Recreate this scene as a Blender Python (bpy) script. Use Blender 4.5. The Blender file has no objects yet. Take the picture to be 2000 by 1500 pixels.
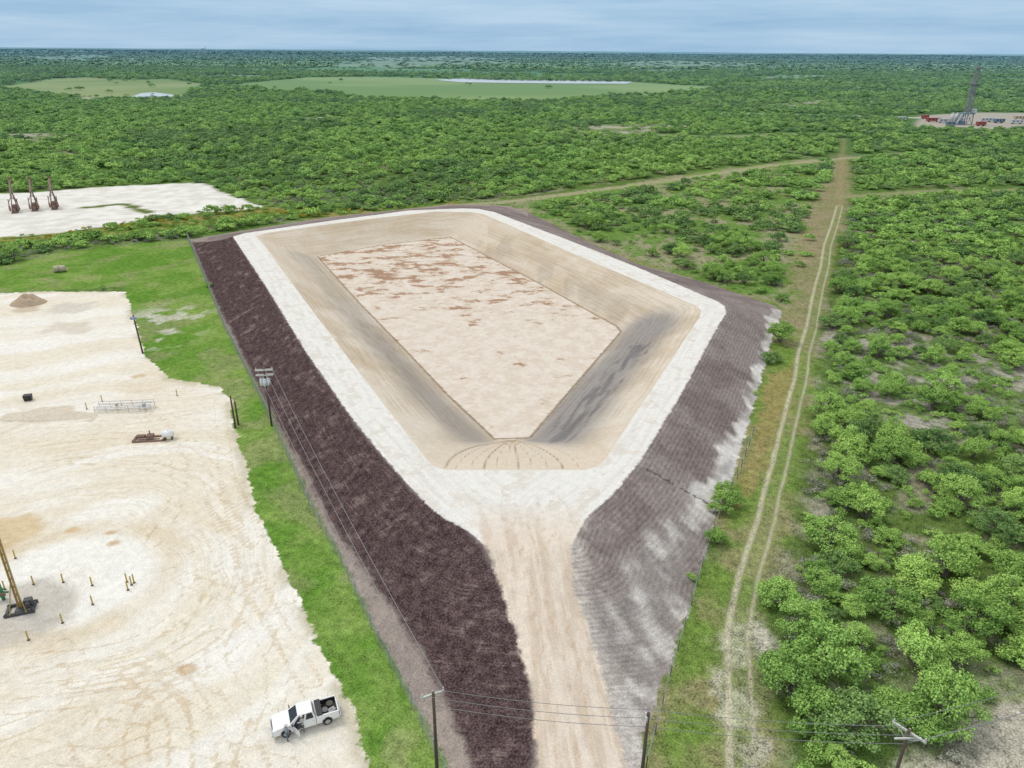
import bpy, bmesh, math, random
import numpy as np
from mathutils import Vector, Matrix, Euler
random.seed(7); rng=np.random.default_rng(7)
SC=bpy.context.scene; COL=SC.collection
# ---------------------------------------------------------------- camera
HCAM=50.0; FPX=1450.0
PITCH=math.atan(652/FPX); ROLL=math.radians(0.4)
cd=bpy.data.cameras.new("camera"); cam=bpy.data.objects.new("camera",cd); COL.objects.link(cam)
cd.sensor_width=36; cd.lens=36*FPX/2000; cd.clip_start=0.5; cd.clip_end=120000
RM=(Matrix.Rotation(math.radians(90)-PITCH,3,'X')@Matrix.Rotation(ROLL,3,'Z'))
cam.matrix_world=Matrix.Translation((0,0,HCAM))@RM.to_4x4()
SC.camera=cam
def P(u,v,z=0.0):   # survey: photo measurement -> plan coordinates on level z
    d=RM@Vector((u-1000,750-v,-FPX)); t=(z-HCAM)/d.z
    return (d.x*t,d.y*t)
RI=np.array(RM.transposed())
def proj(X,Y,Z):
    q=RI@np.vstack([X,Y,Z-HCAM]); 
    w=-q[2]; w=np.where(w<1,1,w)
    return 1000+FPX*q[0]/w, 750-FPX*q[1]/w
def PP(pts,z=0.0): return [P(u,v,z) for u,v in pts]
# ---------------------------------------------------------------- numpy noise
def _h(ix,iy,s):
    n=(ix*374761393+iy*668265263+s*1442695041)&0xffffffff
    n=((n^(n>>13))*1274126177)&0xffffffff
    return ((n^(n>>16))&0xffff)/65535.0
def vn(x,y,s=0):
    ix=np.floor(x).astype(np.int64); iy=np.floor(y).astype(np.int64)
    fx=x-ix; fy=y-iy; fx=fx*fx*(3-2*fx); fy=fy*fy*(3-2*fy)
    a=_h(ix,iy,s);b=_h(ix+1,iy,s);c=_h(ix,iy+1,s);d=_h(ix+1,iy+1,s)
    return a+(b-a)*fx+(c-a)*fy+(a-b-c+d)*fx*fy
def fbm(x,y,s=0,o=3):
    r=0;a=1;t=0
    ca,sa=math.cos(.6),math.sin(.6); x,y=x*ca-y*sa,x*sa+y*ca
    for i in range(o):
        r=r+a*vn(x*2**i+17.3*i,y*2**i+5.1*i,s+i*7); t+=a; a*=.55
    return r/t
def ss(a,b,x):
    t=np.clip((x-a)/(b-a),0,1); return t*t*(3-2*t)
def sdist(poly,X,Y,pad=20.0):
    pad=float(pad)
    px=np.array([p[0] for p in poly]);py=np.array([p[1] for p in poly])
    out=np.full(X.shape,-pad,dtype=np.float64)
    m=(X>px.min()-pad)&(X<px.max()+pad)&(Y>py.min()-pad)&(Y<py.max()+pad)
    if not m.any(): return out
    x=X[m];y=Y[m];d=np.full(x.shape,1e18);ins=np.zeros(x.shape,bool)
    n=len(px)
    for i in range(n):
        x0,y0,x1,y1=px[i],py[i],px[(i+1)%n],py[(i+1)%n]
        ex,ey=x1-x0,y1-y0;L=ex*ex+ey*ey+1e-12
        t=np.clip(((x-x0)*ex+(y-y0)*ey)/L,0,1)
        d=np.minimum(d,(x-x0-t*ex)**2+(y-y0-t*ey)**2)
        if y0!=y1:
            c=((y0>y)!=(y1>y))&(x<(x1-x0)*(y-y0)/(y1-y0)+x0); ins^=c
    d=np.sqrt(d); out[m]=np.where(ins,d,-np.minimum(d,pad))
    return out
def ldist(pts,X,Y,pad=6.0):
    pad=float(pad)
    px=[p[0] for p in pts];py=[p[1] for p in pts]
    out=np.full(X.shape,pad,dtype=np.float64)
    m=(X>min(px)-pad)&(X<max(px)+pad)&(Y>min(py)-pad)&(Y<max(py)+pad)
    if not m.any(): return out
    x=X[m];y=Y[m];d=np.full(x.shape,pad*pad)
    for i in range(len(px)-1):
        ex,ey=px[i+1]-px[i],py[i+1]-py[i];L=ex*ex+ey*ey+1e-12
        t=np.clip(((x-px[i])*ex+(y-py[i])*ey)/L,0,1)
        d=np.minimum(d,(x-px[i]-t*ex)**2+(y-py[i]-t*ey)**2)
    out[m]=np.sqrt(d); return out
def curve(pts,n=8,closed=False):   # catmull-rom
    o=[];pts=list(pts);N_=len(pts)
    for i in range(N_ if closed else N_-1):
        if closed: a,b,c,d=pts[i-1],pts[i],pts[(i+1)%N_],pts[(i+2)%N_]
        else: a,b,c,d=pts[max(i-1,0)],pts[i],pts[i+1],pts[min(i+2,N_-1)]
        for k in range(n):
            t=k/n
            o.append(tuple(.5*((2*b[j])+(-a[j]+c[j])*t+(2*a[j]-5*b[j]+4*c[j]-d[j])*t*t+(-a[j]+3*b[j]-3*c[j]+d[j])*t**3) for j in(0,1)))
    if not closed: o.append(pts[-1])
    return o
# ---------------------------------------------------------------- plan of the place
HC=4.0; FZ=-1.0
crest=PP([(455,462),(520,560),(600,690),(690,820),(760,905),(815,965),(860,1008),(905,1032),(945,1062),(1030,1075),(1118,1062),(1140,1015),(1195,968),(1250,900),(1330,770),(1400,640),(1418,612),(1416,598),(1400,588),(1240,520),(1100,465),(965,414),(935,408),(900,407),(800,411),(640,432),(480,455)],HC)
inner=PP([(499,461),(520,485),(560,540),(700,725),(835,900),(850,912),(870,918),(1140,918),(1165,912),(1180,900),(1280,750),(1366,620),(1370,606),(1358,596),(1150,508),(945,418),(920,414),(850,413),(700,430),(520,455)],HC)
floor_=PP([(620,501),(700,590),(790,682),(875,772),(965,857),(1035,855),(1120,755),(1213,648),(1205,638),(1050,552),(880,463),(750,478)],FZ)
toe=PP([(370,468),(400,540),(440,640),(500,745),(555,860),(620,1000),(680,1110),(745,1250),(800,1350),(880,1500),(900,1600),(1240,1600),(1250,1500),(1262,1420),(1300,1320),(1340,1200),(1380,1070),(1400,1000),(1432,930),(1470,800),(1492,720),(1512,645),(1528,612),(1515,598),(1380,552),(1250,517),(1160,478),(1020,409),(990,402),(880,399),(640,424),(440,456)])
darks=PP([(374,472),(422,590),(480,705),(545,830),(600,930),(650,1030),(704,1110),(768,1200),(828,1290),(884,1400),(925,1500),(945,1600)]+curve([(1050,1600),(1046,1500),(1048,1420),(1034,1330),(1012,1260),(987,1200),(942,1130),(908,1085),(880,1055),(855,1025)],4))+PP([(820,975),(760,905),(690,820),(600,690),(520,560),(455,462)],HC)
pale_toe=PP([(1528,604),(1508,608),(1488,690),(1450,800),(1405,900),(1350,990),(1400,1010),(1440,930),(1480,800),(1520,645)])
grey_low=PP([(1370,985),(1300,1050),(1230,1130),(1150,1215),(1180,1340),(1222,1500),(1230,1600),(1245,1600),(1262,1420),(1310,1310),(1350,1180),(1400,1000)])
road=PP([(915,985),(1150,985)],HC)+PP(curve([(1126,1085),(1114,1140),(1124,1200),(1154,1280),(1190,1380),(1218,1500),(1230,1600)],5)+curve([(1046,1600),(1044,1500),(1036,1380),(1014,1290),(983,1210),(955,1140),(934,1095)],5))
padA=PP([(-700,600),(60,570),(245,570),(258,610),(282,690),(330,740),(430,755),(450,780),(455,830),(480,900),(500,1000),(555,1110),(600,1200),(640,1290),(690,1400),(725,1500),(760,1700),(-1500,1700)])
padB=PP([(-500,390),(60,376),(200,365),(360,358),(400,357),(430,375),(515,404),(460,411),(300,422),(240,437),(100,457),(-500,500)])
grassP=PP([(370,470),(400,540),(440,640),(500,745),(555,860),(620,1000),(680,1110),(745,1250),(800,1350),(880,1500),(900,1700),(600,1700),(200,1000),(200,760),(245,560),(-700,610),(-700,520),(0,520),(130,492),(260,478)])
field_r=PP([(1500,690),(1525,602),(1380,552),(1250,517),(1160,478),(1020,409),(1000,395),(1180,368),(1400,330),(1560,312),(1660,312),(1650,420),(1625,520),(1600,640),(1590,760),(1560,980),(1520,1120),(1490,1200),(1490,1300),(1530,1420),(1560,1600),(1240,1600),(1262,1420),(1300,1320),(1400,1000),(1470,800)])
open_mid=PP([(1160,478),(1020,409),(1000,395),(1180,368),(1400,330),(1560,312),(1650,312),(1590,400),(1555,480),(1540,600),(1380,552)])
clearR=PP([(1400,1600),(1405,1400),(1415,1250),(1440,1190),(1485,1200),(1515,1290),(1500,1400),(1515,1600)])
cornerR=PP([(1680,1600),(1720,1510),(1800,1450),(1880,1390),(1970,1340),(2060,1300),(2500,1190),(2600,1600)])
opnR=PP([(1610,640),(1750,640),(2000,700),(2300,760),(2300,850),(1900,870),(1750,840),(1620,820)])
opnR2=PP([(1600,890),(1690,900),(1740,1010),(1640,1050),(1590,1000)])
clr=[PP([(1060,262),(1120,248),(1260,240),(1330,246),(1300,258),(1180,266)]),PP([(560,232),(660,226),(700,232),(620,240)]),PP([(0,262),(100,258),(150,268),(60,278)]),PP([(1480,205),(1600,196),(1640,204),(1540,214)])]
track=PP([(1640,402),(1630,440),(1616,480),(1611,520),(1600,560),(1592,600),(1585,640),(1570,690),(1564,740),(1548,800),(1536,850),(1524,905),(1508,960),(1497,1015),(1480,1070),(1464,1120),(1455,1160),(1440,1240),(1445,1340),(1450,1500),(1452,1700)])
path_up=PP([(1640,402),(1642,350),(1645,305),(1648,270)])
path_x=PP([(900,402),(1010,392),(1280,356),(1500,324),(1640,310),(1760,300)])
path_x2=PP([(1640,385),(1800,374),(2200,368)])
path_x3=PP([(1650,262),(1560,262),(1400,268),(1240,262)])
rigroad=PP([(1400,222),(1470,222),(1640,226),(1820,231),(2100,233)])
rigpad=PP([(1785,248),(1800,226),(1900,220),(2150,222),(2150,254),(1900,252)])
past1=PP([(450,166),(520,158),(600,151),(720,150),(853,153),(1000,158),(1240,160),(1330,166),(1440,170),(1350,179),(1290,187),(1150,190),(1080,197),(940,197),(820,193),(700,190),(640,180),(560,180)])
past2=PP([(-40,172),(20,166),(100,154),(170,151),(240,156),(330,154),(405,164),(380,178),(355,188),(300,196),(180,190),(80,184)])
pastfar=[PP([(620,128),(760,112),(900,110),(1000,118),(900,128),(760,134)]),PP([(1150,124),(1300,118),(1500,124),(1420,131),(1250,132)]),PP([(0,112),(180,106),(240,112),(100,118)]),PP([(1450,150),(1600,146),(1640,152),(1500,157)]),PP([(380,150),(440,146),(560,149),(520,154)]),PP([(1180,138),(1300,135),(1420,139),(1300,143)])]
strip=PP([(-700,520),(0,485),(200,462),(370,455),(520,425),(700,430),(900,402),(900,392),(700,412),(520,404),(300,424),(100,458),(-700,500)])
PCX,PCY=P(930,640)
def ease(t,r=.06):
    t=np.clip(t,0,1); k=1/(1-r)
    return np.where(t<r,k*t*t/(2*r),np.where(t>1-r,1-k*(1-t)**2/(2*r),k*(t-r/2)))
def height(X,Y):
    Z=np.zeros(X.shape)
    D=np.hypot(X,Y)
    Z+=(fbm(X/2600,Y/2600,5,3)-.5)*46*ss(3500,12000,D)
    m=(np.abs(X)<260)&(Y>0)&(Y<420)
    x=X[m];y=Y[m]
    dT=sdist(toe,x,y,40);dC=sdist(crest,x,y,60);dI=sdist(inner,x,y,60);dF=sdist(floor_,x,y,60)
    z=(fbm(x/9,y/9,3,2)-.5)*.3*ss(0,-4,dT)
    sl=(dT>0)&(dC<=0); t=np.clip(dT/(dT-dC+1e-6),0,1)
    dk=sdist(darks,x,y,6)
    lump=(fbm(x/1.9,y/1.9,11,2)-.5)*.36*ss(-.2,1.6,dk)*ss(0,.15,t)*ss(1,.8,t)
    z=np.where(sl,HC*ease(t)+lump,z)
    z=np.where(dC>0,HC,z)
    s2=dI>0; t2=np.clip(dI/(dI-dF+1e-6),0,1)
    z=np.where(s2,HC+(FZ-HC)*ease(t2,.05),z)
    z=np.where(dF>0,FZ+(fbm(x/6,y/6,8,2)-.5)*.08,z)
    Z[m]=z
    return Z
def hz(x,y): return float(height(np.array([float(x)]),np.array([float(y)]))[0])
# ---------------------------------------------------------------- terrain grid
def side(step,k,start,end):
    o=[];x=start
    while x<end: x+=step+k*(x-start); o.append(x)
    return o
ctr=list(np.arange(-66,66.01,.38)); out=side(.38,.02,ctr[-1],45000)
xs=np.array([-v for v in reversed(out)]+ctr+out) 
ys=list(np.arange(-150,28,4.0)); y=28.0
while y<290: ys.append(y); y*=1.0047
while y<950: ys.append(y); y*=1.007
while y<50000: ys.append(y); y*=1.02
ys=np.array(ys); nx,ny=len(xs),len(ys)
GX,GY=np.meshgrid(xs,ys); X=GX.ravel();Y=GY.ravel(); Z=height(X,Y)
ZG=Z.reshape(ny,nx); dzy,dzx=np.gradient(ZG,ys,xs); NR=np.stack([-dzx.ravel(),-dzy.ravel(),np.ones(nx*ny)],1); NR/=np.linalg.norm(NR,axis=1)[:,None]
KA=0.76
def L3(r,g,b,k=None):
    k=KA if k is None else k
    f=lambda c:((c/255+.055)/1.055)**2.4 if c>10 else c/255/12.92
    return np.array([f(r)*k,f(g)*k,f(b)*k])
def mixc(c,col,m):
    return c+(np.asarray(col)-c)*m[:,None]
def two(a,b,t): return a[None,:]*(1-t[:,None])+b[None,:]*t[:,None]
D=np.hypot(X,Y)
n1=fbm(X/3.2,Y/3.2,21,3);n2=fbm(X/14,Y/14,22,3);n3=fbm(X/60,Y/60,23,3);nfar=fbm(X/700,Y/350,26,4);nbig=fbm(X/220,Y/220,25,3)
amp=np.full(X.shape,.8)
C=two(L3(100,122,64),L3(152,150,124),ss(.48,.66,n1*.6+n2*.4))
C=mixc(C,L3(106,142,68),ss(.45,.6,n3)*.5)
C=mixc(C,L3(80,122,64),ss(250,600,D)*.75)
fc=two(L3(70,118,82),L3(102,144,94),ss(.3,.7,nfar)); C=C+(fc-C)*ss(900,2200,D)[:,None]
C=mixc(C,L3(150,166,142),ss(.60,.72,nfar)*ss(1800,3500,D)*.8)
label=np.zeros(X.shape,int)
def paint(poly,col,w=.6,jit=1.0,sc=3.0,lab=None,am=None,lim=1.0,pad=20,seed=31):
    global C
    sd=sdist(poly,X,Y,pad)
    q=np.abs(sd)<pad
    jn=np.zeros(X.shape)
    jn[q]=(fbm(X[q]/sc,Y[q]/sc,seed,3)-.5)*2*jit
    s=sd+jn
    m=ss(-w,w,s)*lim
    if callable(col): C=C+(col()-C)*m[:,None]
    else: C=mixc(C,col,m)
    if lab is not None: label[s>0]=lab
    if am is not None: amp[:]=amp+(am-amp)*m
    return sd,m
paint(field_r,lambda:two(L3(118,144,70),L3(152,148,106),ss(.42,.62,n1*.5+n2*.5)),1.2,2,5,lab=6,am=.7)
paint(open_mid,lambda:two(L3(112,144,72),L3(158,156,124),ss(.44,.60,n1*.5+n2*.5)),2,3,7,am=.7)
bb=PP([(1638,305),(1656,305),(1662,360),(1650,420),(1620,520),(1590,640),(1560,700),(1545,640),(1560,500),(1585,400),(1620,330)])
paint(bb,lambda:two(L3(142,134,102),L3(168,152,128),n1),3,5,5,lim=.7)
bb2=PP([(1560,700),(1540,800),(1500,900),(1480,960),(1430,1000),(1470,850),(1500,740)])
paint(bb2,L3(160,146,98),1,2,3,lim=.8)
paint(opnR,lambda:two(L3(112,134,80),L3(174,170,156),ss(.44,.62,n1)),3,4,5)
paint(opnR2,lambda:two(L3(112,134,80),L3(170,166,150),ss(.44,.62,n1)),3,4,5)
paint(cornerR,lambda:two(L3(138,146,108),L3(188,182,166),ss(.38,.54,n1)),1.5,2,4,lab=0)
for q_ in clr: paint(q_,lambda:two(L3(128,142,98),L3(180,178,156),ss(.4,.6,n2)),5,14,25,pad=40)
paint(strip,lambda:two(L3(104,134,60),L3(158,150,90),ss(.42,.62,n1)),2,2,6,am=.7)
gsd,gm=paint(grassP,lambda:two(L3(106,146,60),L3(138,164,86),ss(.35,.7,n1*.5+n2*.5)),.3,.6,2.2,lab=6,am=.6)
C=mixc(C,L3(160,158,118),ss(.56,.7,fbm(X/6,Y/6,33,3))*gm*.45)
q=P(300,640); C=mixc(C,L3(206,204,188),ss(.52,.6,n1)*gm*ss(13,6,np.hypot(X-q[0],(Y-q[1])*.7))*.8)
pBsd,_=paint(padB,lambda:two(L3(228,224,214),L3(246,243,236),ss(.35,.65,n1)),.5,2,3,lab=4,am=.2)
d=ldist(PP([(170,405),(240,398),(290,415)]),X,Y,6); C=mixc(C,L3(110,125,70),ss(2.4,1.2,d+(n1-.5)*4))
S_pad=sdist(padA,X,Y,12); S_toe=sdist(toe,X,Y,20); S_dark=sdist(darks,X,Y,12); S_crest=sdist(crest,X,Y,40); S_in=sdist(inner,X,Y,40); S_fl=sdist(floor_,X,Y,40); S_road=sdist(road,X,Y,12); S_trk=ldist(track,X,Y,8)
tx=np.interp(Y,[p[1] for p in reversed(track)],[p[0] for p in reversed(track)]); TSIDE=np.clip((X-tx),-1,1)
label[S_pad>0]=4; label[S_toe>0]=2; label[S_crest>0]=3
label[(S_trk<1.4)]=9
ang=np.arctan2(X-PCX,-(Y-PCY))*60
wc=P(60,1150); rr=np.hypot(X-wc[0],(Y-wc[1])*1.05); th=np.arctan2(Y-wc[1],X-wc[0])
c2=two(L3(241,232,214),L3(249,245,236),ss(.3,.7,fbm(rr*.28+n2*2.5,th*1.1,43,3)))
c2=mixc(c2,L3(232,217,190),ss(.50,.7,n2)*.4)
ring=np.hypot(X-P(130,1130)[0],(Y-P(130,1130)[1])*1.1)
c2=mixc(c2,L3(222,202,168),ss(2.6,.6,np.abs(ring-9.6)+(n1-.5)*2)*.35)
c2=mixc(c2,L3(251,249,243),ss(10.0,7.0,ring+(n1-.5)*3)*.8)
c2=mixc(c2,L3(204,197,186),ss(6,4,np.hypot(X-P(30,1200)[0],Y-P(30,1200)[1])+(n1-.5)*3)*.8)
c2=mixc(c2,L3(222,198,158),ss(4.5,3.0,np.hypot(X-P(6,1040)[0],Y-P(6,1040)[1])+(n1-.5)*3)*.85)
for (u,v,r,c) in [(215,1042,1.3,(200,160,104)),(220,1062,1.0,(200,160,104)),(140,1035,1.0,(212,180,130)),(360,1308,.8,(206,176,130)),(235,795,1.0,(212,188,150)),(270,735,1.2,(216,190,152)),(100,805,4,(214,199,175)),(60,602,3,(200,180,152)),(150,640,5,(222,211,196)),(135,600,5,(212,204,194))]:
    q=P(u,v); d=np.hypot(X-q[0],(Y-q[1])*1.4)+(n1-.5)*r*2.2
    c2=mixc(c2,L3(*c),ss(r*1.1,r*.7,d)*.7)
c2=mixc(c2,L3(190,180,148),ss(1.8,.2,S_pad)*ss(.42,.58,n1)*.6)
wash=fbm((X*.9+Y*.45)*.45,(Y*.9-X*.45)*.10,63,3); wash2=fbm(X/2.6,Y/2.6,64,3)
g=two(L3(133,121,118),L3(154,143,139),ss(.3,.7,fbm(X/5,Y/5,61,3))); g=mixc(g,L3(168,160,155),ss(.52,.7,n2)*.25)
lt=two(L3(148,135,127),L3(178,166,157),n1)
g=g+(lt-g)*(ss(5.6,2.6,S_toe)*(X<P(1100,1300)[0]))[:,None]
glm=ss(-2,2,sdist(grey_low,X,Y,12)+(fbm(X/5,Y/5,31,3)-.5)*5)
g=g+(two(L3(156,148,144),L3(198,192,187),ss(.40,.62,wash*.6+wash2*.4))-g)*glm[:,None]
g=mixc(g,L3(214,209,203),glm*ss(.52,.60,wash*.5+wash2*.5)*.7)
plm=ss(-.5,.5,sdist(pale_toe,X,Y,12)+(wash*.5+wash2*.5-.5)*5)
g=g+(two(L3(184,179,175),L3(226,222,217),ss(.35,.65,n1))-g)*plm[:,None]
rd_e=ldist(PP(curve([(1120,1075),(1113,1140),(1124,1200),(1154,1280),(1190,1380),(1218,1500)],5)),X,Y,8); g=mixc(g,L3(206,198,190),ss(2.2,.0,rd_e+(wash2-.5)*3)*.75)
isE=(S_toe>-3); c2=np.where(isE[:,None],g,c2)
RB=ss(-.5,1.5,X-(P(1060,1100)[0]+(70-Y)*.12))*(1-.5*glm)*(1-plm)*isE
FU=np.where(isE,ang,th*9); FV=np.where(isE,S_crest,rr+n2*6)
ST=np.where(isE,.18,.42*ss(.25,.55,fbm(X/14,Y/14,46,3)))
amp=np.where(S_pad>0,.19,amp); e=ss(-.6,.6,S_toe); amp=amp+(.36-amp)*e; e=ss(-.5,.5,S_dark); amp=amp+(.62-amp)*e
e=ss(-.6,.2,S_crest); amp=amp+(.14-amp)*e; e=ss(-.5,.5,S_road)*ss(1,-1,S_crest); amp=amp+(.16-amp)*e
label[S_in>0]=7; label[S_fl>0]=8
t2=np.clip(S_in/(S_in-S_fl+1e-6),0,1)
c3=two(L3(213,198,177),L3(228,216,199),ss(.3,.7,fbm(t2*3,ang/14,81,3)))
c3=mixc(c3,L3(205,185,155),ss(.5,.7,fbm(X/8,Y/8,83,3))*.35)
lb=ldist(PP([(590,500),(680,600),(790,725),(860,800),(950,880)],.4),X,Y,12); c3=mixc(c3,L3(164,157,150),ss(6.0,.5,lb+(n2-.5)*3)*(.45+.4*ss(160,110,Y)))
rb=ldist(PP([(1060,880),(1130,790),(1215,700),(1275,635)],1.0),X,Y,12); c3=mixc(c3,L3(150,147,147),ss(8.5,2.0,rb+(n2-.5)*3)*.85)
rb3=ldist(PP([(1100,840),(1180,745),(1250,668)],2.0),X,Y,12); c3=mixc(c3,L3(108,106,110),ss(2.2,.2,rb3+(fbm(t2*22,ang/5,87,3)-.5)*7)*.6)
fb=ldist(PP([(950,470),(1060,530),(1200,600)],1.5),X,Y,9); c3=mixc(c3,L3(184,173,158),ss(.5,.66,fbm(X*.3,Y*.1,85,3))*ss(8,2,fb)*.45)
FTX,FTY=P(1000,856,FZ)
fanm=ss(.55,.85,np.clip((FTY-Y),0,99)/(np.hypot(X-FTX,Y-FTY)+1e-6))
c3=mixc(c3,L3(228,214,194),fanm*.9)
S_fan=np.full(X.shape,4.0)
for i,u in enumerate((868,890,918,945,968,990,1012,1040,1070,1100,1132)):
    k=(u-1000); pts=PP([(1000+k*.05,861)],FZ)+PP([(1000+k*.50,874)],.6)+PP([(1000+k*.86,893+abs(k)*.03)],2.4)+PP([(u,915)],HC)
    S_fan=np.minimum(S_fan,ldist(curve(pts,5),X,Y,4)+(.04 if i%3 else -.04))
S_cut=ldist(PP([(1262,925)],3)+PP([(1300,942)],2.2)+PP([(1335,964)],1.2)+PP([(1400,990)],.2),X,Y,5)
RYT=P(1030,985,HC)[1]
label[(S_road>0)&(Y<RYT-3)]=5
S_ty=np.full(X.shape,3.0)
def tyre(pts,gap=.85,off=0):
    global S_ty
    d=ldist(curve(pts),X,Y,4); S_ty=np.minimum(S_ty,np.abs(d-gap)+off)
for pts,o_ in [([(270,1500),(265,1440),(285,1385),(330,1345),(385,1335)],-.07),([(300,1290),(350,1335),(392,1400),(400,1500)],-.06),([(255,1310),(318,1352),(350,1410),(352,1500)],-.07),
   ([(100,1500),(200,1400),(320,1300),(420,1240)],0),([(200,1290),(330,1250),(420,1180),(440,1100),(400,1030)],0),([(150,1330),(330,1290),(450,1200),(480,1090),(430,990),(330,920),(150,900)],-.03),([(30,1380),(300,1340),(470,1240),(520,1120),(470,980),(400,860),(300,800)],0),
   ([(60,1290),(250,1260),(370,1180),(400,1090),(340,1000),(200,960),(0,980)],0),([(560,1500),(500,1350),(520,1240),(560,1190)],.02),([(640,1400),(540,1220),(470,1060),(440,900),(430,780)],0),
   ([(0,830),(120,830),(260,822),(400,800)],-.03),([(60,870),(240,850),(440,880)],-.03),([(-20,660),(100,640),(200,632),(240,640)],0),([(0,700),(120,690),(240,730)],0),([(20,940),(200,880),(330,870),(440,940),(490,1060)],0),([(300,700),(180,660),(150,590)],0),
   ([(40,1460),(200,1480),(330,1440),(440,1470),(560,1500)],.02),([(500,1500),(420,1380),(300,1330),(120,1350)],0),([(240,790),(330,850),(350,960),(300,1060)],0),([(-20,1440),(80,1400),(160,1320),(120,1260)],0),([(330,1120),(470,1180),(540,1300),(520,1440)],0),([(200,1500),(160,1440),(200,1390),(290,1400)],-.02),
   ([(80,1320),(260,1290),(350,1220),(372,1140),(330,1060),(230,1010)],0),([(0,760),(150,740),(320,770),(430,850)],0),([(430,1500),(470,1380),(420,1280),(460,1150),(400,960),(250,900),(60,910)],0),([(610,1330),(500,1160),(440,1010),(380,900),(250,760)],.02)]:
    tyre(PP(pts),off=o_)
for off in (-2.4,-.9,.4,1.9):
    tyre([(c[0]+off,c[1]) for c in (P(1030,960,HC),P(1032,1020,3.6),P(1042,1110),P(1070,1220),P(1110,1340),P(1135,1500),P(1140,1600))],gap=.5,off=.05)
for pts in ([(800,900),(880,960),(980,975),(1010,1040)],[(1240,880),(1170,950),(1090,985),(1060,1050)],[(560,600),(680,770),(800,915),(880,965)],[(840,945),(1000,955),(1180,940)]): tyre(PP(pts,HC),gap=.9,off=.06)
paint(clearR,lambda:two(L3(140,146,104),L3(206,200,186),ss(.46,.58,n1*.8+n2*.2)),.8,2.2,2.5,lab=9,am=.9,lim=.9)
for pl,w,cc,s_ in ((path_up,1.6,(160,148,112),.6),(path_x,3.6,(172,168,132),.9),(path_x2,3.4,(152,156,112),.9),(path_x3,9,(156,162,120),.8),(rigroad,9,(206,202,188),.9)):
    d=ldist(pl,X,Y,24); C=mixc(C,L3(*cc),ss(w,w*.5,d+(n1-.5)*w)*s_); label[d<w*.5]=9
C=mixc(C,L3(138,150,96),ss(2.2,.8,S_trk)*.5)
paint(rigpad,L3(184,176,164),2,2,10,lab=4,am=.1)
d=ldist(PP([(165,195),(190,178),(215,170)]),X,Y,20); C=mixc(C,L3(200,196,170),ss(5,3,d))
d=ldist(PP([(128,300),(136,280),(132,264)]),X,Y,20); C=mixc(C,L3(200,192,160),ss(6,3,d+(n1-.5)*4)*.8)
paint(past1,lambda:two(L3(126,156,100),L3(148,170,116),ss(.35,.65,nbig)),6,14,160,lab=10,am=.1,pad=90)
paint(past2,lambda:two(L3(134,156,100),L3(158,170,120),ss(.35,.65,nbig)),6,14,120,lab=10,am=.1,pad=80)
for pf in pastfar: paint(pf,L3(146,162,134),30,110,420,am=.1,pad=260,lim=.8)
d=ldist(PP([(225,100),(232,112),(240,125)]),X,Y,40);C=mixc(C,L3(160,165,150),ss(30,15,d)*.6)
HZ=L3(116,154,170,.86)  # aerial haze colour, painted into base colours instead of a volume
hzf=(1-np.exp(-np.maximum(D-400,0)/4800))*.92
C=C+(HZ[None,:]*(1+.5*(nfar-.5))[:,None]-C)*hzf[:,None]; amp=amp*np.exp(-D/1500)  # far ground colour fades to painted haze with distance
C=np.clip(C,0.005,.85);c2=np.clip(c2,0.005,.85);c3=np.clip(c3,0.005,.85)
# ---------------------------------------------------------------- materials
def newmat(name):
    m=bpy.data.materials.new(name); m.use_nodes=True; nt=m.node_tree
    b=nt.nodes["Principled BSDF"]; return m,nt,b
def N(nt,t,**k):
    n=nt.nodes.new(t)
    for a,v in k.items(): setattr(n,a,v)
    return n
def diffmat(name):
    m,nt,b=newmat(name); nt.nodes.remove(b); b=N(nt,'ShaderNodeBsdfDiffuse'); nt.links.new(b.outputs[0],nt.nodes['Material Output'].inputs[0]); return m,nt,b
def mixn(nt,a,b,f,blend='MIX'):
    n=N(nt,'ShaderNodeMix',data_type='RGBA',blend_type=blend)
    for s,v in ((6,a),(7,b),(0,f)):
        if hasattr(v,'is_output'): nt.links.new(v,n.inputs[s])
        elif s==0: n.inputs[0].default_value=v
        else: n.inputs[s].default_value=(*[float(q) for q in v[:3]],1)
    return n.outputs[2]
def mth(nt,op,a,b=None,c=None,clamp=False):
    n=N(nt,'ShaderNodeMath',operation=op); n.use_clamp=clamp
    for i,v in enumerate((a,b,c)):
        if v is None: continue
        if hasattr(v,'is_output'): nt.links.new(v,n.inputs[i])
        else: n.inputs[i].default_value=v
    return n.outputs[0]
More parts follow.
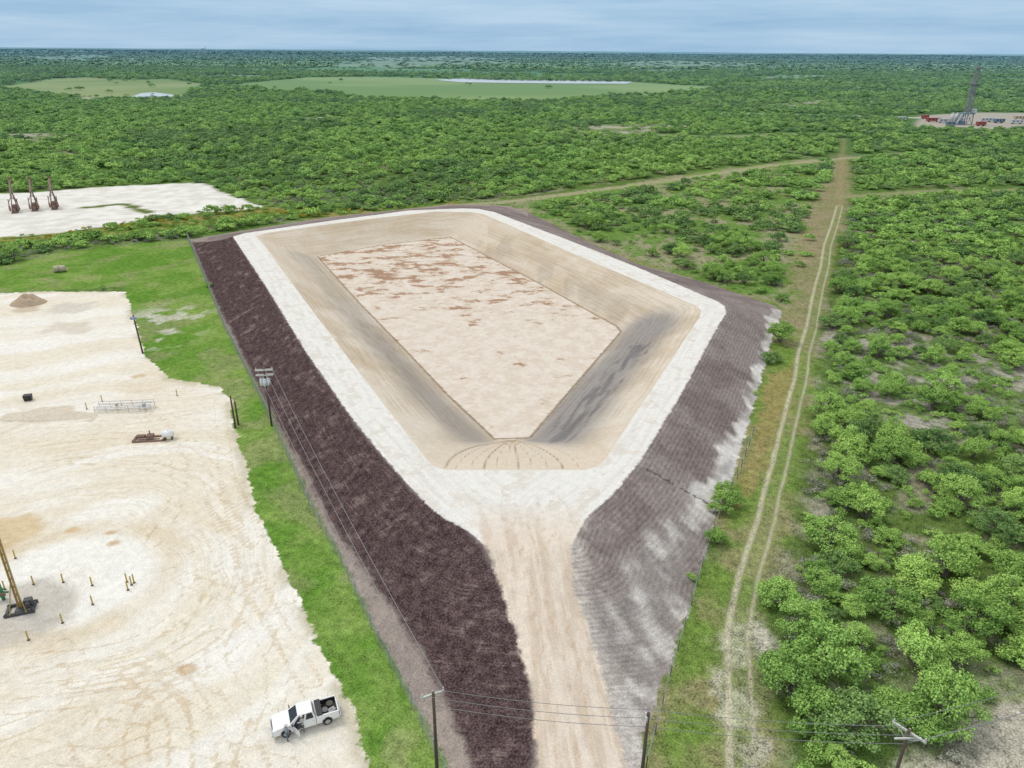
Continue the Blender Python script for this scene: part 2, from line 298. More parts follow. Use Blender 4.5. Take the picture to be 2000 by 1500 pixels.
def terrain_mat():
    m,nt,b=diffmat("terrain_soil")
    at=lambda nm:N(nt,'ShaderNodeAttribute',attribute_name=nm)
    def m_(op,a,b_=None,c=None,clamp=False): return mth(nt,op,a,b_,c,clamp)
    def sep(s):
        x=N(nt,'ShaderNodeSeparateXYZ'); nt.links.new(s,x.inputs[0]); return x.outputs
    def comb(x,y):
        k=N(nt,'ShaderNodeCombineXYZ')
        for i,q in enumerate((x,y)):
            if hasattr(q,'is_output'): nt.links.new(q,k.inputs[i])
            else: k.inputs[i].default_value=q
        return k.outputs[0]
    def sm(x,a,b_):
        n=N(nt,'ShaderNodeMapRange',interpolation_type='SMOOTHSTEP'); nt.links.new(x,n.inputs['Value'])
        if a>b_: n.inputs['From Min'].default_value=b_;n.inputs['From Max'].default_value=a;n.inputs['To Min'].default_value=1;n.inputs['To Max'].default_value=0
        else: n.inputs['From Min'].default_value=a;n.inputs['From Max'].default_value=b_
        return n.outputs['Result']
    g=N(nt,'ShaderNodeNewGeometry'); px,py,pz=sep(g.outputs['Position'])
    rot=N(nt,'ShaderNodeVectorRotate',rotation_type='Z_AXIS'); rot.inputs['Angle'].default_value=.6; nt.links.new(g.outputs['Position'],rot.inputs['Vector'])
    def nz(s,d,r,vec=None):
        n=N(nt,'ShaderNodeTexNoise',noise_dimensions='2D'); n.inputs['Scale'].default_value=s;n.inputs['Detail'].default_value=d;n.inputs['Roughness'].default_value=r
        nt.links.new(vec or rot.outputs[0],n.inputs['Vector']); return n.outputs['Fac']
    a=nz(1.1,4,.7);c=nz(5.5,2,.7);f=nz(.35,3,.65)
    jit=m_('SUBTRACT',a,.5); jlo=m_('SUBTRACT',f,.5)
    A=at('amp').outputs['Fac']
    sp,st_,sd_=sep(at('dA').outputs['Vector']); sc,sr,si=sep(at('dB').outputs['Vector']); sf_,sfan,strk=sep(at('dC').outputs['Vector'])
    U,V_,RBn=sep(at('flow').outputs['Vector']); sty,STR,side_=sep(at('dD').outputs['Vector']); scut=at('cut').outputs['Fac']
    v=m_('ADD',m_('MULTIPLY',jit,2.4),m_('MULTIPLY',m_('SUBTRACT',c,.5),2.8))
    v=m_('ADD',v,m_('MULTIPLY',jlo,.8))
    v=m_('MAXIMUM',m_('ADD',m_('MULTIPLY',v,A),1.0),.25)
    s1=nz(1.0,3,.6,comb(m_('MULTIPLY',U,.10),m_('MULTIPLY',V_,1.3)))
    s2=nz(1.0,3,.6,comb(m_('MULTIPLY',U,.30),m_('MULTIPLY',V_,4.8)))
    s12=m_('ADD',m_('MULTIPLY',s1,.35),m_('MULTIPLY',s2,.65)); sfc=sm(s12,.46,.60)
    jm=lambda s,j,w,jl=0: sm(m_('ADD',m_('ADD',s,m_('MULTIPLY',jit,j)),m_('MULTIPLY',jlo,jl)),-w,w)
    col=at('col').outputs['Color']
    rn=m_('SUBTRACT',m_('ADD',m_('MULTIPLY',a,.6),m_('MULTIPLY',c,.4)),m_('SUBTRACT',.5,m_('MULTIPLY',side_,.05)))
    rut=sm(m_('ADD',m_('ABSOLUTE',m_('SUBTRACT',strk,m_('ADD',m_('MULTIPLY',f,.3),.78))),m_('MULTIPLY',rn,1.5)),.38,.10)
    col=mixn(nt,col,L3(202,195,170),m_('MULTIPLY',rut,.8))
    c2_=at('col2').outputs['Color']
    c2_=mixn(nt,c2_,mixn(nt,c2_,(.84,.78,.69),1.0,'MULTIPLY'),m_('MULTIPLY',sfc,STR))
    rbn=nz(1.0,2,.6,comb(m_('MULTIPLY',U,1.6),m_('MULTIPLY',V_,2.6)))
    rib=m_('ADD',m_('MULTIPLY',m_('SUBTRACT',rbn,.5),.7),m_('MULTIPLY',m_('SINE',m_('ADD',m_('MULTIPLY',V_,12.0),m_('MULTIPLY',rbn,2.2))),.11))
    rib=m_('MULTIPLY',rib,RBn)
    vm=N(nt,'ShaderNodeVectorMath',operation='SCALE'); nt.links.new(c2_,vm.inputs[0]); nt.links.new(m_('ADD',rib,1.0),vm.inputs['Scale']); c2_=vm.outputs[0]
    pm=jm(sp,1.0,.15,1.8); tm=jm(st_,.9,.2,1.2)
    tyr=m_('MULTIPLY',sm(m_('ADD',sty,m_('MULTIPLY',m_('SUBTRACT',c,.5),.14)),.17,.05),m_('MULTIPLY',sm(f,.34,.54),.62))
    c2p=mixn(nt,c2_,mixn(nt,c2_,(.76,.66,.53),1.0,'MULTIPLY'),m_('MULTIPLY',tyr,pm))
    cut=sm(m_('ADD',scut,m_('MULTIPLY',jit,1.0)),.35,.05)
    c2p=mixn(nt,c2p,L3(92,78,70),m_('MULTIPLY',cut,.75))
    col=mixn(nt,col,c2p,m_('MAXIMUM',pm,tm))
    dkf=sm(m_('ADD',m_('MULTIPLY',m_('ADD',m_('MULTIPLY',a,.4),m_('MULTIPLY',c,.6)),.7),m_('MULTIPLY',s12,.3)),.36,.64)
    dcol=mixn(nt,mixn(nt,L3(74,58,60),L3(106,89,88),dkf),L3(150,136,129),m_('MULTIPLY',sm(m_('ADD',m_('MULTIPLY',f,.65),m_('MULTIPLY',s12,.35)),.53,.66),.42))
    col=mixn(nt,col,dcol,jm(sd_,1.4,.45,1.8))
    ccol=mixn(nt,L3(242,239,233),L3(220,214,204),m_('MULTIPLY',sm(s1,.45,.65),.4))
    ccol=mixn(nt,ccol,L3(214,203,186),m_('MULTIPLY',sm(f,.52,.66),.45))
    ccol=mixn(nt,ccol,mixn(nt,ccol,(.84,.77,.68),1.0,'MULTIPLY'),tyr)
    col=mixn(nt,col,ccol,jm(sc,.6,.18,.5))
    rv=m_('ADD',px,m_('MULTIPLY',py,.12)); rs=nz(1.0,4,.6,comb(m_('MULTIPLY',py,.10),m_('MULTIPLY',rv,.9)))
    rcol=mixn(nt,L3(235,221,205),L3(220,202,182),sm(rs,.4,.65))
    rcol=mixn(nt,rcol,mixn(nt,rcol,(.82,.73,.63),1.0,'MULTIPLY'),tyr)
    rmk=m_('MULTIPLY',jm(sr,.8,.3,1.2),sm(m_('ADD',py,m_('MULTIPLY',jlo,4)),RYT+3,RYT-7.5))
    col=mixn(nt,col,rcol,rmk)
    icol=at('col3').outputs['Color']
    ln=nz(1.0,3,.5,comb(m_('MULTIPLY',U,.06),m_('MULTIPLY',V_,2.4)))
    dy=m_('SUBTRACT',FTY,py)
    icol=mixn(nt,icol,mixn(nt,icol,(.83,.77,.69),1.0,'MULTIPLY'),m_('MULTIPLY',m_('MULTIPLY',sm(ln,.45,.65),.6),sm(dy,3,-1)))
    fan=m_('MULTIPLY',sm(m_('ADD',sfan,m_('MULTIPLY',m_('SUBTRACT',c,.5),.2)),.22,.05),sm(a,.30,.5))
    icol=mixn(nt,icol,mixn(nt,icol,(.54,.46,.38),1.0,'MULTIPLY'),m_('MULTIPLY',fan,.8))
    col=mixn(nt,col,icol,jm(si,.35,.12,.2))
    rp=nz(1.0,6,.72,comb(m_('MULTIPLY',m_('ADD',px,m_('MULTIPLY',py,.35)),.15),m_('MULTIPLY',m_('SUBTRACT',py,m_('MULTIPLY',px,.2)),.24)))
    rx=nz(.045,2,.5)
    bias=m_('ADD',m_('SUBTRACT',m_('MULTIPLY',sm(py,125,185),.145),.055),m_('ADD',m_('MULTIPLY',sm(px,-8,20),.035),m_('MULTIPLY',m_('SUBTRACT',rx,.5),.20)))
    rq=m_('ADD',rp,bias)
    fcol=mixn(nt,L3(237,226,213),L3(224,210,194),sm(f,.35,.65))
    fcol=mixn(nt,fcol,L3(212,190,166),m_('MULTIPLY',sm(rq,.53,.65),.5))
    fcol=mixn(nt,fcol,L3(166,126,98),m_('MULTIPLY',sm(rq,.61,.67),.8))
    col=mixn(nt,col,fcol,jm(sf_,.3,.10))
    chn=sm(m_('ADD',m_('ABSOLUTE',sf_),m_('MULTIPLY',jit,.5)),.36,.08)
    col=mixn(nt,col,L3(146,124,100),m_('MULTIPLY',m_('MULTIPLY',chn,.75),sm(si,0,1)))
    vm=N(nt,'ShaderNodeVectorMath',operation='SCALE'); nt.links.new(col,vm.inputs[0]); nt.links.new(v,vm.inputs['Scale'])
    nt.links.new(vm.outputs[0],b.inputs['Color'])
    bp=N(nt,'ShaderNodeBump'); bp.inputs['Distance'].default_value=.2
    nt.links.new(A,bp.inputs['Strength']); nt.links.new(m_('ADD',a,m_('MULTIPLY',c,.4)),bp.inputs['Height'])
    nt.links.new(bp.outputs[0],b.inputs['Normal'])
    return m
TM=terrain_mat()
idx=np.arange(nx*ny).reshape(ny,nx)
quads=np.stack([idx[:-1,:-1].ravel(),idx[:-1,1:].ravel(),idx[1:,1:].ravel(),idx[1:,:-1].ravel()],1)
ql=label[quads[:,0]]
names={0:("ground","scrubby grey-green brush soil stretching to the horizon"),2:("embankment","dark topsoil and grey track-packed earth embankment around the pit"),3:("embankment_path","white caliche path along the embankment top"),
4:("gravel_pad","cream caliche well pad with tyre marks"),5:("access_road","pale dirt access road ramping up to the pit"),6:("grass","bright green grass verge beside the embankment"),
7:("pit_slope","tan graded inner slope of the empty pit"),8:("pit_floor","pale clay pit floor with reddish brown patches"),9:("dirt_track","pale two-rut dirt track through grass"),10:("pasture","open light green pasture among woodland")}
def mesh_np(name,V,F,k=4):
    me=bpy.data.meshes.new(name); me.vertices.add(len(V)); me.vertices.foreach_set('co',np.asarray(V,np.float32).ravel())
    me.loops.add(F.size); me.loops.foreach_set('vertex_index',F.astype(np.int32).ravel())
    me.polygons.add(len(F)); me.polygons.foreach_set('loop_start',np.arange(0,F.size,k,dtype=np.int32)); me.polygons.foreach_set('loop_total',np.full(len(F),k,np.int32))
    me.update(calc_edges=True); return me
V=np.stack([X,Y,Z],1)
vecs={'flow':np.stack([FU,FV,RB],1),'dA':np.stack([S_pad,S_toe,S_dark],1),'dB':np.stack([S_crest,S_road,S_in],1),'dC':np.stack([S_fl,S_fan,S_trk],1),'dD':np.stack([S_ty,ST,TSIDE],1)}
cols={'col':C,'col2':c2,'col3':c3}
for lb,(nm,lab) in names.items():
    F=quads[ql==lb]
    if len(F)==0: continue
    u,inv=np.unique(F.ravel(),return_inverse=True)
    me=mesh_np(nm,V[u],inv.reshape(-1,4))
    me.polygons.foreach_set('use_smooth',np.ones(len(F),bool))
    for k,cc in cols.items():
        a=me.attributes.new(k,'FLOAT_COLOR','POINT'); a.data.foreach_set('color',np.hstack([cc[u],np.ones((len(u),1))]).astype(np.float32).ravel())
    a=me.attributes.new('amp','FLOAT','POINT'); a.data.foreach_set('value',amp[u].astype(np.float32))
    a=me.attributes.new('cut','FLOAT','POINT'); a.data.foreach_set('value',S_cut[u].astype(np.float32))
    for k,vv_ in vecs.items():
        a=me.attributes.new(k,'FLOAT_VECTOR','POINT'); a.data.foreach_set('vector',vv_[u].astype(np.float32).ravel())
    me.normals_split_custom_set_from_vertices(NR[u].tolist())
    me.materials.append(TM)
    o=bpy.data.objects.new(nm,me); COL.objects.link(o); o['kind']='structure'; o['label']=lab; o['category']=nm.replace('_',' ')
# ---------------------------------------------------------------- simple procedural paints
MC={}
def M(name,rgb,rough=.6,metal=0.0,var=.15,scale=6.0):
    if name in MC: return MC[name]
    m,nt,b=newmat(name); tc=N(nt,'ShaderNodeTexCoord'); n=N(nt,'ShaderNodeTexNoise'); n.inputs['Scale'].default_value=scale; n.inputs['Detail'].default_value=4
    nt.links.new(tc.outputs['Object'],n.inputs['Vector'])
    d=tuple(c*(1-var*1.6) for c in rgb); l=tuple(min(1,c*(1+var)) for c in rgb)
    nt.links.new(mixn(nt,d,l,n.outputs['Fac']),b.inputs['Base Color']); b.inputs['Roughness'].default_value=rough; b.inputs['Metallic'].default_value=metal
    MC[name]=m; return m
class MB:
    def __init__(s): s.v=[];s.f=[]
    def add(s,vs,fs):
        o=len(s.v); s.v+= [tuple(v) for v in vs]; s.f+=[tuple(i+o for i in f) for f in fs]; return s
    def box(s,c,d,rot=None,b=0.0,taper=1.0):
        x,y,z=d[0]/2,d[1]/2,d[2]/2
        vs=[Vector((sx*x*(taper if sz>0 else 1),sy*y*(taper if sz>0 else 1),sz*z)) for sz in(-1,1) for sx,sy in((-1,-1),(1,-1),(1,1),(-1,1))]
        R=Euler(rot).to_matrix() if rot else Matrix.Identity(3)
        vs=[R@v+Vector(c) for v in vs]
        return s.add(vs,[(3,2,1,0),(4,5,6,7),(0,1,5,4),(1,2,6,5),(2,3,7,6),(3,0,4,7)])
    def cyl(s,a,b,r0,r1=None,n=10):
        r1=r0 if r1 is None else r1; a=Vector(a);b=Vector(b);d=(b-a).normalized()
        u=d.orthogonal().normalized();w=d.cross(u)
        vs=[];
        for p,r in((a,r0),(b,r1)):
            for i in range(n):
                t=2*math.pi*i/n; vs.append(p+(u*math.cos(t)+w*math.sin(t))*r)
        fs=[(i,(i+1)%n,n+(i+1)%n,n+i) for i in range(n)]+[tuple(range(n-1,-1,-1)),tuple(range(n,2*n))]
        return s.add(vs,fs)
    def prism(s,prof,y0,y1):
        n=len(prof); vs=[(x,y0,z) for x,z in prof]+[(x,y1,z) for x,z in prof]
        fs=[(i,(i+1)%n,n+(i+1)%n,n+i) for i in range(n)]+[tuple(range(n-1,-1,-1)),tuple(range(n,2*n))]
        return s.add(vs,fs)
    def quad(s,*p): return s.add(p,[tuple(range(len(p)))])
    def obj(s,name,mat,parent=None,bev=0.0,smooth=False,**props):
        me=bpy.data.meshes.new(name); me.from_pydata(s.v,[],s.f); me.update()
        bm=bmesh.new(); bm.from_mesh(me); bmesh.ops.recalc_face_normals(bm,faces=bm.faces)
        if bev: bmesh.ops.bevel(bm,geom=list(bm.edges),offset=bev,segments=2,affect='EDGES',clamp_overlap=True)
        if smooth:
            for f in bm.faces: f.smooth=len(f.verts)<=4
        bm.to_mesh(me); bm.free()
        me.materials.append(mat); o=bpy.data.objects.new(name,me); COL.objects.link(o)
        if parent: o.parent=parent
        for k,v in props.items(): o[k]=v
        return o
def empty(name,loc,rz=0,label='',category='',group=None,s=1.0):
    o=bpy.data.objects.new(name,None); COL.objects.link(o); o.location=loc; o.rotation_euler=(0,0,rz); o.scale=(s,s,s); o.empty_display_size=.3
    o['label']=label;o['category']=category
    if group:o['group']=group
    return o
def copy_thing(src,loc,rz=0,s=1.0,label=None):
    o=src.copy(); COL.objects.link(o); o.location=loc;o.rotation_euler=(0,0,rz);o.scale=(s,s,s)
    if label:o['label']=label
    for ch in src.children:
        c=ch.copy(); COL.objects.link(c); c.parent=o; c.matrix_parent_inverse=ch.matrix_parent_inverse.copy()
    return o
def gnd(u,v,z=0): 
    x,y=P(u,v,z); return (x,y,hz(x,y))
# ---------------------------------------------------------------- foliage
def leafmat(name,dark,light,haze=True):
    m,nt,b=diffmat(name); oi=N(nt,'ShaderNodeObjectInfo'); at=N(nt,'ShaderNodeAttribute',attribute_name='tint'); g=N(nt,'ShaderNodeNewGeometry')
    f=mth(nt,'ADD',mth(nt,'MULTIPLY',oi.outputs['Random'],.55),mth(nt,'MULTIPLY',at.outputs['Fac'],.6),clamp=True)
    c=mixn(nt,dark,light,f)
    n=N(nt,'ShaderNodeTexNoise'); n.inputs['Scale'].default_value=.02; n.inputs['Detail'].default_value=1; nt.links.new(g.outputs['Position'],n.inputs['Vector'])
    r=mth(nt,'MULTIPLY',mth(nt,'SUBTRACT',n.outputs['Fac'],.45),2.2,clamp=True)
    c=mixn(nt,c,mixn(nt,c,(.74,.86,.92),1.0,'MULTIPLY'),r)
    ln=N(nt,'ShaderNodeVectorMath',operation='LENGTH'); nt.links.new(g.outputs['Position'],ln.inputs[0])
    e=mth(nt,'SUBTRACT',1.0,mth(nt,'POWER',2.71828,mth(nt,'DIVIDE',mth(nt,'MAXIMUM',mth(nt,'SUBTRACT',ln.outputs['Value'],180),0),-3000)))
    c=mixn(nt,c,tuple(HZ*1.12),mth(nt,'MULTIPLY',e,.96))  # distance haze painted into the leaf colour
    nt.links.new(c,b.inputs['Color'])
    return m
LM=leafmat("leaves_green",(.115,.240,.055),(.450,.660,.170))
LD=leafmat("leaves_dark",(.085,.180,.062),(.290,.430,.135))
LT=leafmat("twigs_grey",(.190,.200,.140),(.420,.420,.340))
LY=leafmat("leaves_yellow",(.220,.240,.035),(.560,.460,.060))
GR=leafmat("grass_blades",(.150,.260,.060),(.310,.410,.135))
BK=M("bark",(.22,.19,.16),.9,var=.3)
def crown_mesh(name,mat,nl,leaf,R=2.6,Hh=3.6,lobes=10,sparse=0.0,flat=.62,seed=0,lmin=.15,lmax=.34):
    r=np.random.default_rng(seed); Vs=[];T=[]
    ls=[]; el=r.uniform(.65,1.0); 
    for i in range(lobes):
        a=r.uniform(0,2*math.pi); d=R*.84*math.sqrt(r.uniform(0,1)); lr=R*r.uniform(lmin,lmax)
        zc=Hh*(.88-.50*(d/R)**1.6)*r.uniform(.60,1.06)-lr*flat*.6
        ls.append((d*math.cos(a),d*math.sin(a)*el,max(zc,.4),lr,r.uniform(0,1)))
    w=np.array([l[3]**2 for l in ls]); w/=w.sum()
    for l,ww in zip(ls,w):
        n=max(int(nl*ww),3)
        d=r.normal(size=(n,3)); d[:,2]=np.where(d[:,2]<-.2,-d[:,2]*.7,d[:,2]); d/=np.linalg.norm(d,axis=1)[:,None]
        lump=1+.30*np.sin(d[:,0]*7+l[4]*9)*np.sin(d[:,1]*6+l[4]*5)+.14*np.sin(d[:,2]*13+l[0])
        rad=l[3]*(r.uniform(.2,1.2,n)**(.55 if not sparse else .6))*lump
        c=np.array([l[0],l[1],l[2]])+d*rad[:,None]*np.array([1,1,flat+.25])
        nn=d*.75+r.normal(size=(n,3))*.5+np.array([0,0,.3]); nn/=np.linalg.norm(nn,axis=1)[:,None]
        u=np.cross(nn,r.normal(size=(n,3))); u/=np.linalg.norm(u,axis=1)[:,None]+1e-9; v=np.cross(nn,u)
        s=(leaf*r.uniform(.5,1.3,n))[:,None]
        q=np.stack([c-u*s*.6,c-v*s*.38,c+u*s*.6,c+v*s*.38],1); Vs.append(q)
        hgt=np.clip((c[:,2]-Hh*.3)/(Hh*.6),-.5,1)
        t=np.clip(l[4]*.5+r.uniform(-.3,.4,n)+.2*d[:,2]+.2*hgt,0,1); T.append(np.repeat(t,4))  # random clump tone, plus top light and lower shade put into the tint
    Vv=np.concatenate(Vs).reshape(-1,3); Vv[:,2]=np.maximum(Vv[:,2],.05); F=np.arange(len(Vv)).reshape(-1,4)
    me=mesh_np(name,Vv,F); a=me.attributes.new('tint','FLOAT','POINT'); a.data.foreach_set('value',np.concatenate(T).astype(np.float32)); me.materials.append(mat)
    return me,ls
def trunk_mesh(name,ls,R):
    b=MB(); 
    for k,l in enumerate(ls[:10]):
        e=Vector((l[0],l[1],l[2])); m=Vector((e.x*.35+.1*math.sin(k),e.y*.35,e.z*.5))
        b.cyl((.06*math.sin(k*2),.06*math.cos(k*2),-.3),m,.13,.08,6); b.cyl(m,e,.08,.025,5)
    me=bpy.data.meshes.new(name); me.from_pydata(b.v,[],b.f); me.materials.append(BK); return me
near=[]
for i in range(10):
    mat=LM if i<8 else LD
    c,ls=crown_mesh("crown",mat,6000,.165,R=2.6,Hh=[4.0,3.2,4.6,3.5,4.3,2.9,4.4,3.6,4.0,3.2][i],lobes=[34,44,28,48,38,26,46,32,40,36][i],seed=i+1,lmin=.12,lmax=.30)
    near.append((c,trunk_mesh("trunk",ls,2.6)))
def hidden(name,me):   # unlinked prototypes used only as instance sources of the uncountable vegetation
    return bpy.data.objects.new(name,me)
farsrc=[hidden("woodland_source",crown_mesh("crown",LM if i<5 else LD,650,.48,R=2.9,Hh=[3.9,3.1,3.5,2.8,4.1,3.7,3.0][i],lobes=14+i*3,seed=20+i,lmin=.15,lmax=.38)[0]) for i in range(7)]
xfar=[hidden("woodland_source",crown_mesh("crown",LM if i<2 else LD,150,1.2,R=3.0,Hh=3.0,lobes=8,seed=30+i,lmin=.25,lmax=.5)[0]) for i in range(3)]
twg=[hidden("brush_source",crown_mesh("brush",LT,450,.16,R=1.3,Hh=1.2,lobes=10,sparse=1,seed=40+i,lmin=.25,lmax=.45)[0]) for i in range(2)]
gsh=[hidden("brush_source",crown_mesh("brush",LM,520,.17,R=1.2,Hh=1.4,lobes=10,seed=44+i,lmin=.2,lmax=.4)[0]) for i in range(2)]
yel=[hidden("brush_source",crown_mesh("brush",LY,400,.2,R=1.2,Hh=1.7,lobes=7,seed=48,lmin=.2,lmax=.4)[0])]
def tuft(seed):
    r=random.Random(seed); b=MB()
    for i in range(16):
        a=r.uniform(0,6.28);d=r.uniform(0,.28);x,y=d*math.cos(a),d*math.sin(a);t=r.uniform(0,6.28);h=r.uniform(.05,.17);w=.025
        b.quad((x-w*math.cos(t),y-w*math.sin(t),0),(x+w*math.cos(t),y+w*math.sin(t),0),(x+.1*math.cos(a),y+.1*math.sin(a),h))
    me=bpy.data.meshes.new("tuft"); me.from_pydata(b.v,[],b.f); a=me.attributes.new('tint','FLOAT','POINT'); a.data.foreach_set('value',np.random.default_rng(seed).uniform(0,1,len(b.v)).astype(np.float32)); me.materials.append(GR); return me
tfs=[hidden("grass_source",tuft(i)) for i in range(2)]
def scatter(name,srcs,pts,scl,var,label,category):
    n=len(pts); me=bpy.data.meshes.new(name); me.vertices.add(n); me.vertices.foreach_set('co',np.asarray(pts,np.float32).ravel())
    r=np.zeros((n,3)); r[:,2]=rng.uniform(0,6.28,n); r[:,:2]=rng.normal(0,.06,(n,2))
    me.attributes.new('rot','FLOAT_VECTOR','POINT').data.foreach_set('vector',r.astype(np.float32).ravel())
    me.attributes.new('scl','FLOAT_VECTOR','POINT').data.foreach_set('vector',np.asarray(scl,np.float32).ravel())
    me.attributes.new('var','INT','POINT').data.foreach_set('value',np.asarray(var,np.int32))
    o=bpy.data.objects.new(name,me); COL.objects.link(o); o['kind']='stuff';o['label']=label;o['category']=category
    ng=bpy.data.node_groups.new(name,'GeometryNodeTree'); ng.interface.new_socket('Geometry',in_out='INPUT',socket_type='NodeSocketGeometry'); ng.interface.new_socket('Geometry',in_out='OUTPUT',socket_type='NodeSocketGeometry')
    gi=ng.nodes.new('NodeGroupInput');go=ng.nodes.new('NodeGroupOutput'); jn=ng.nodes.new('GeometryNodeJoinGeometry')
    def na(nm,t):
        a=ng.nodes.new('GeometryNodeInputNamedAttribute'); a.data_type=t; a.inputs['Name'].default_value=nm; return a.outputs[0]
    ra,sa,va=na('rot','FLOAT_VECTOR'),na('scl','FLOAT_VECTOR'),na('var','INT')
    mp=ng.nodes.new('GeometryNodeMeshToPoints'); ng.links.new(gi.outputs[0],mp.inputs[0])
    for k,s in enumerate(srcs):
        oi=ng.nodes.new('GeometryNodeObjectInfo'); oi.inputs['Object'].default_value=s
        cp=ng.nodes.new('FunctionNodeCompare'); cp.data_type='INT'; cp.operation='EQUAL'; ng.links.new(va,cp.inputs[2]); cp.inputs[3].default_value=k
        ip=ng.nodes.new('GeometryNodeInstanceOnPoints'); ng.links.new(mp.outputs[0],ip.inputs['Points']); ng.links.new(oi.outputs['Geometry'],ip.inputs['Instance'])
        ng.links.new(cp.outputs[0],ip.inputs['Selection']); ng.links.new(ra,ip.inputs['Rotation']); ng.links.new(sa,ip.inputs['Scale'])
        ng.links.new(ip.outputs[0],jn.inputs[0])
    ng.links.new(jn.outputs[0],go.inputs[0])
    md=o.modifiers.new('scatter','NODES'); md.node_group=ng
    return o
def jgrid(y0,y1,sp,wf=.80,margin=20,j=.48):
    out=[]
    yy=np.arange(y0,y1,sp)
    for q in yy:
        w=wf*q+margin; xx=np.arange(-w,w,sp)
        out.append(np.stack([xx,np.full(xx.shape,float(q))],1))
    p=np.concatenate(out); p+=rng.uniform(-j,j,p.shape)*sp; return p
def density(p):
    x,y=p[:,0],p[:,1]; d=np.ones(len(x))
    D=np.hypot(x,y)
    d*=np.where(fbm(x/22,y/22,101,3)>.34,1,.35)
    d=np.where((D>900)&(fbm(x/260,y/180,103,3)>.64),.15,d)
    d=np.where(D>1800,d*np.where(fbm(x/700,y/350,26,4)>.60,.10,1),d)
    def setp(poly,val,mar=0,pad=20):
        nonlocal d; s=sdist(poly,x,y,pad); d=np.where(s>-mar,val,d)
    for q in (opnR,opnR2):
        s=sdist(q,x,y); d=np.where(s>0,.45,d)
    for q in clr:
        s=sdist(q,x,y,40)+(fbm(x/25,y/25,31,3)-.5)*28; d=np.where(s>0,.15,d)
    setp(strip,.3); setp(field_r,0); 
    s=sdist(open_mid,x,y); d=np.where(s>1,np.where(fbm(x/14,y/14,105,2)>.40,.85,.25),d)
    setp(cornerR,.04)
    for q in (grassP,padA,padB): setp(q,0,1.5)
    setp(toe,0,3); setp(clearR,0,1)
    setp(rigpad,0,10)
    jl=(fbm(x/160,y/160,31,3)-.5)*28
    for q,dv in((past1,.004),(past2,.010)):
        s=sdist(q,x,y,90)+jl; d=np.where(s>0,dv,d)
    for q in pastfar: setp(q,.06,0,60)
    for pl,w in ((track,4),(path_up,5),(path_x,9),(path_x2,8),(path_x3,14),(rigroad,18)):
        d=np.where(ldist(pl,x,y,30)<w,0,d)
    d=np.where(y<200,d*np.where((x<-20)&(y<150),0,1),d)
    return d
pn=jgrid(28,330,3.5,j=.6); pn=pn[rng.random(len(pn))<density(pn)*.93]
pm_=jgrid(330,950,4.9,j=.8); pm_=pm_[rng.random(len(pm_))<density(pm_)*.97]
pf=jgrid(950,2300,10.0,j=.8); pf=pf[rng.random(len(pf))<density(pf)*.96]
px_=np.concatenate([jgrid(2300,7000,30,j=.7),jgrid(7000,16000,75,j=.7)]); px_=px_[rng.random(len(px_))<density(px_)*.9]
special=[(1523,668,1.15),(1505,706,.8),(1416,995,.85),(1398,1060,.6),(1410,968,.5),(1655,905,1.0),(1610,1320,1.35),(1590,1410,1.1),(1660,1430,1.2),(1730,1190,1.1),(1790,1300,1.2),(1560,1235,1.0),(1520,1180,.9),(1625,640,1.0),(1650,600,.9),(1470,520,.8),(1580,470,.7),(1575,500,.7),(1560,520,.6),(1440,545,.6),(1425,520,.7),(410,560,.45),(1350,1130,.22),(1475,770,.22)]
sp=np.array([P(u,v) for u,v,s in special]); ssz=np.array([s for *_,s in special])
dd=np.min(np.hypot(pn[:,None,0]-sp[None,:,0],pn[:,None,1]-sp[None,:,1]),1); pn=pn[dd>2.8]
allp=np.concatenate([sp,pn]); sz=np.concatenate([ssz,rng.uniform(.45,1.2,len(pn))*np.where(rng.random(len(pn))<.30,.62,1)])
zz=height(allp[:,0],allp[:,1]); u,v=proj(allp[:,0],allp[:,1],zz+1.5)
vis=(u>-40)&(u<2040)&(v>0)&(v<1560)
order=np.argsort(np.where(vis,np.hypot(allp[:,0],allp[:,1])/np.maximum(sz,.4)**.5,1e9)); ind=order[:296]; rest=np.setdiff1d(np.arange(len(allp)),ind)
for i in ind:
    k=int(rng.integers(0,10)); x,y=allp[i]; s=sz[i]
    small=s<.55
    o=empty("shrub" if small else "tree",(x,y,zz[i]-.05),rng.uniform(0,6.28),
        ("low leafy green shrub in rough grass" if small else ("dark green brush tree in dense scrub" if k>7 else "bright green mesquite tree in scrub brush")),"shrub" if small else "tree",group="brushland trees")
    sx=rng.uniform(.85,1.18); o.scale=(s*1.05*sx,s*1.05/sx,s*rng.uniform(.8,1.1))
    for nm,me in(("crown",near[k][0]),("trunk",near[k][1])):
        c=bpy.data.objects.new(nm,me); COL.objects.link(c); c.parent=o
def sc3(s,n,zmul=1.0): 
    a=np.stack([s,s,s*zmul],1); a[:,0]*=rng.uniform(.8,1.25,n); a[:,2]*=rng.uniform(.7,1.2,n); return a
rp_=np.concatenate([np.column_stack([allp[rest],zz[rest]]),np.column_stack([pm_,height(pm_[:,0],pm_[:,1])]),np.column_stack([pf,height(pf[:,0],pf[:,1])])])
rs=np.concatenate([sz[rest],rng.uniform(.5,1.45,len(pm_)),rng.uniform(1.1,2.4,len(pf))])
pv=fbm(rp_[:,0]/70,rp_[:,1]/70,111,3)+rng.normal(0,.10,len(rp_))
var=np.where(pv>.60,rng.integers(5,7,len(rp_)),rng.integers(0,5,len(rp_)))
scatter("woodland",farsrc,rp_,sc3(rs,len(rs),.82),var,"dense green mesquite brushland woodland","woodland")
z=height(px_[:,0],px_[:,1]); fs=rng.uniform(3.2,6,len(px_))*np.where(px_[:,1]>7000,2.0,1)
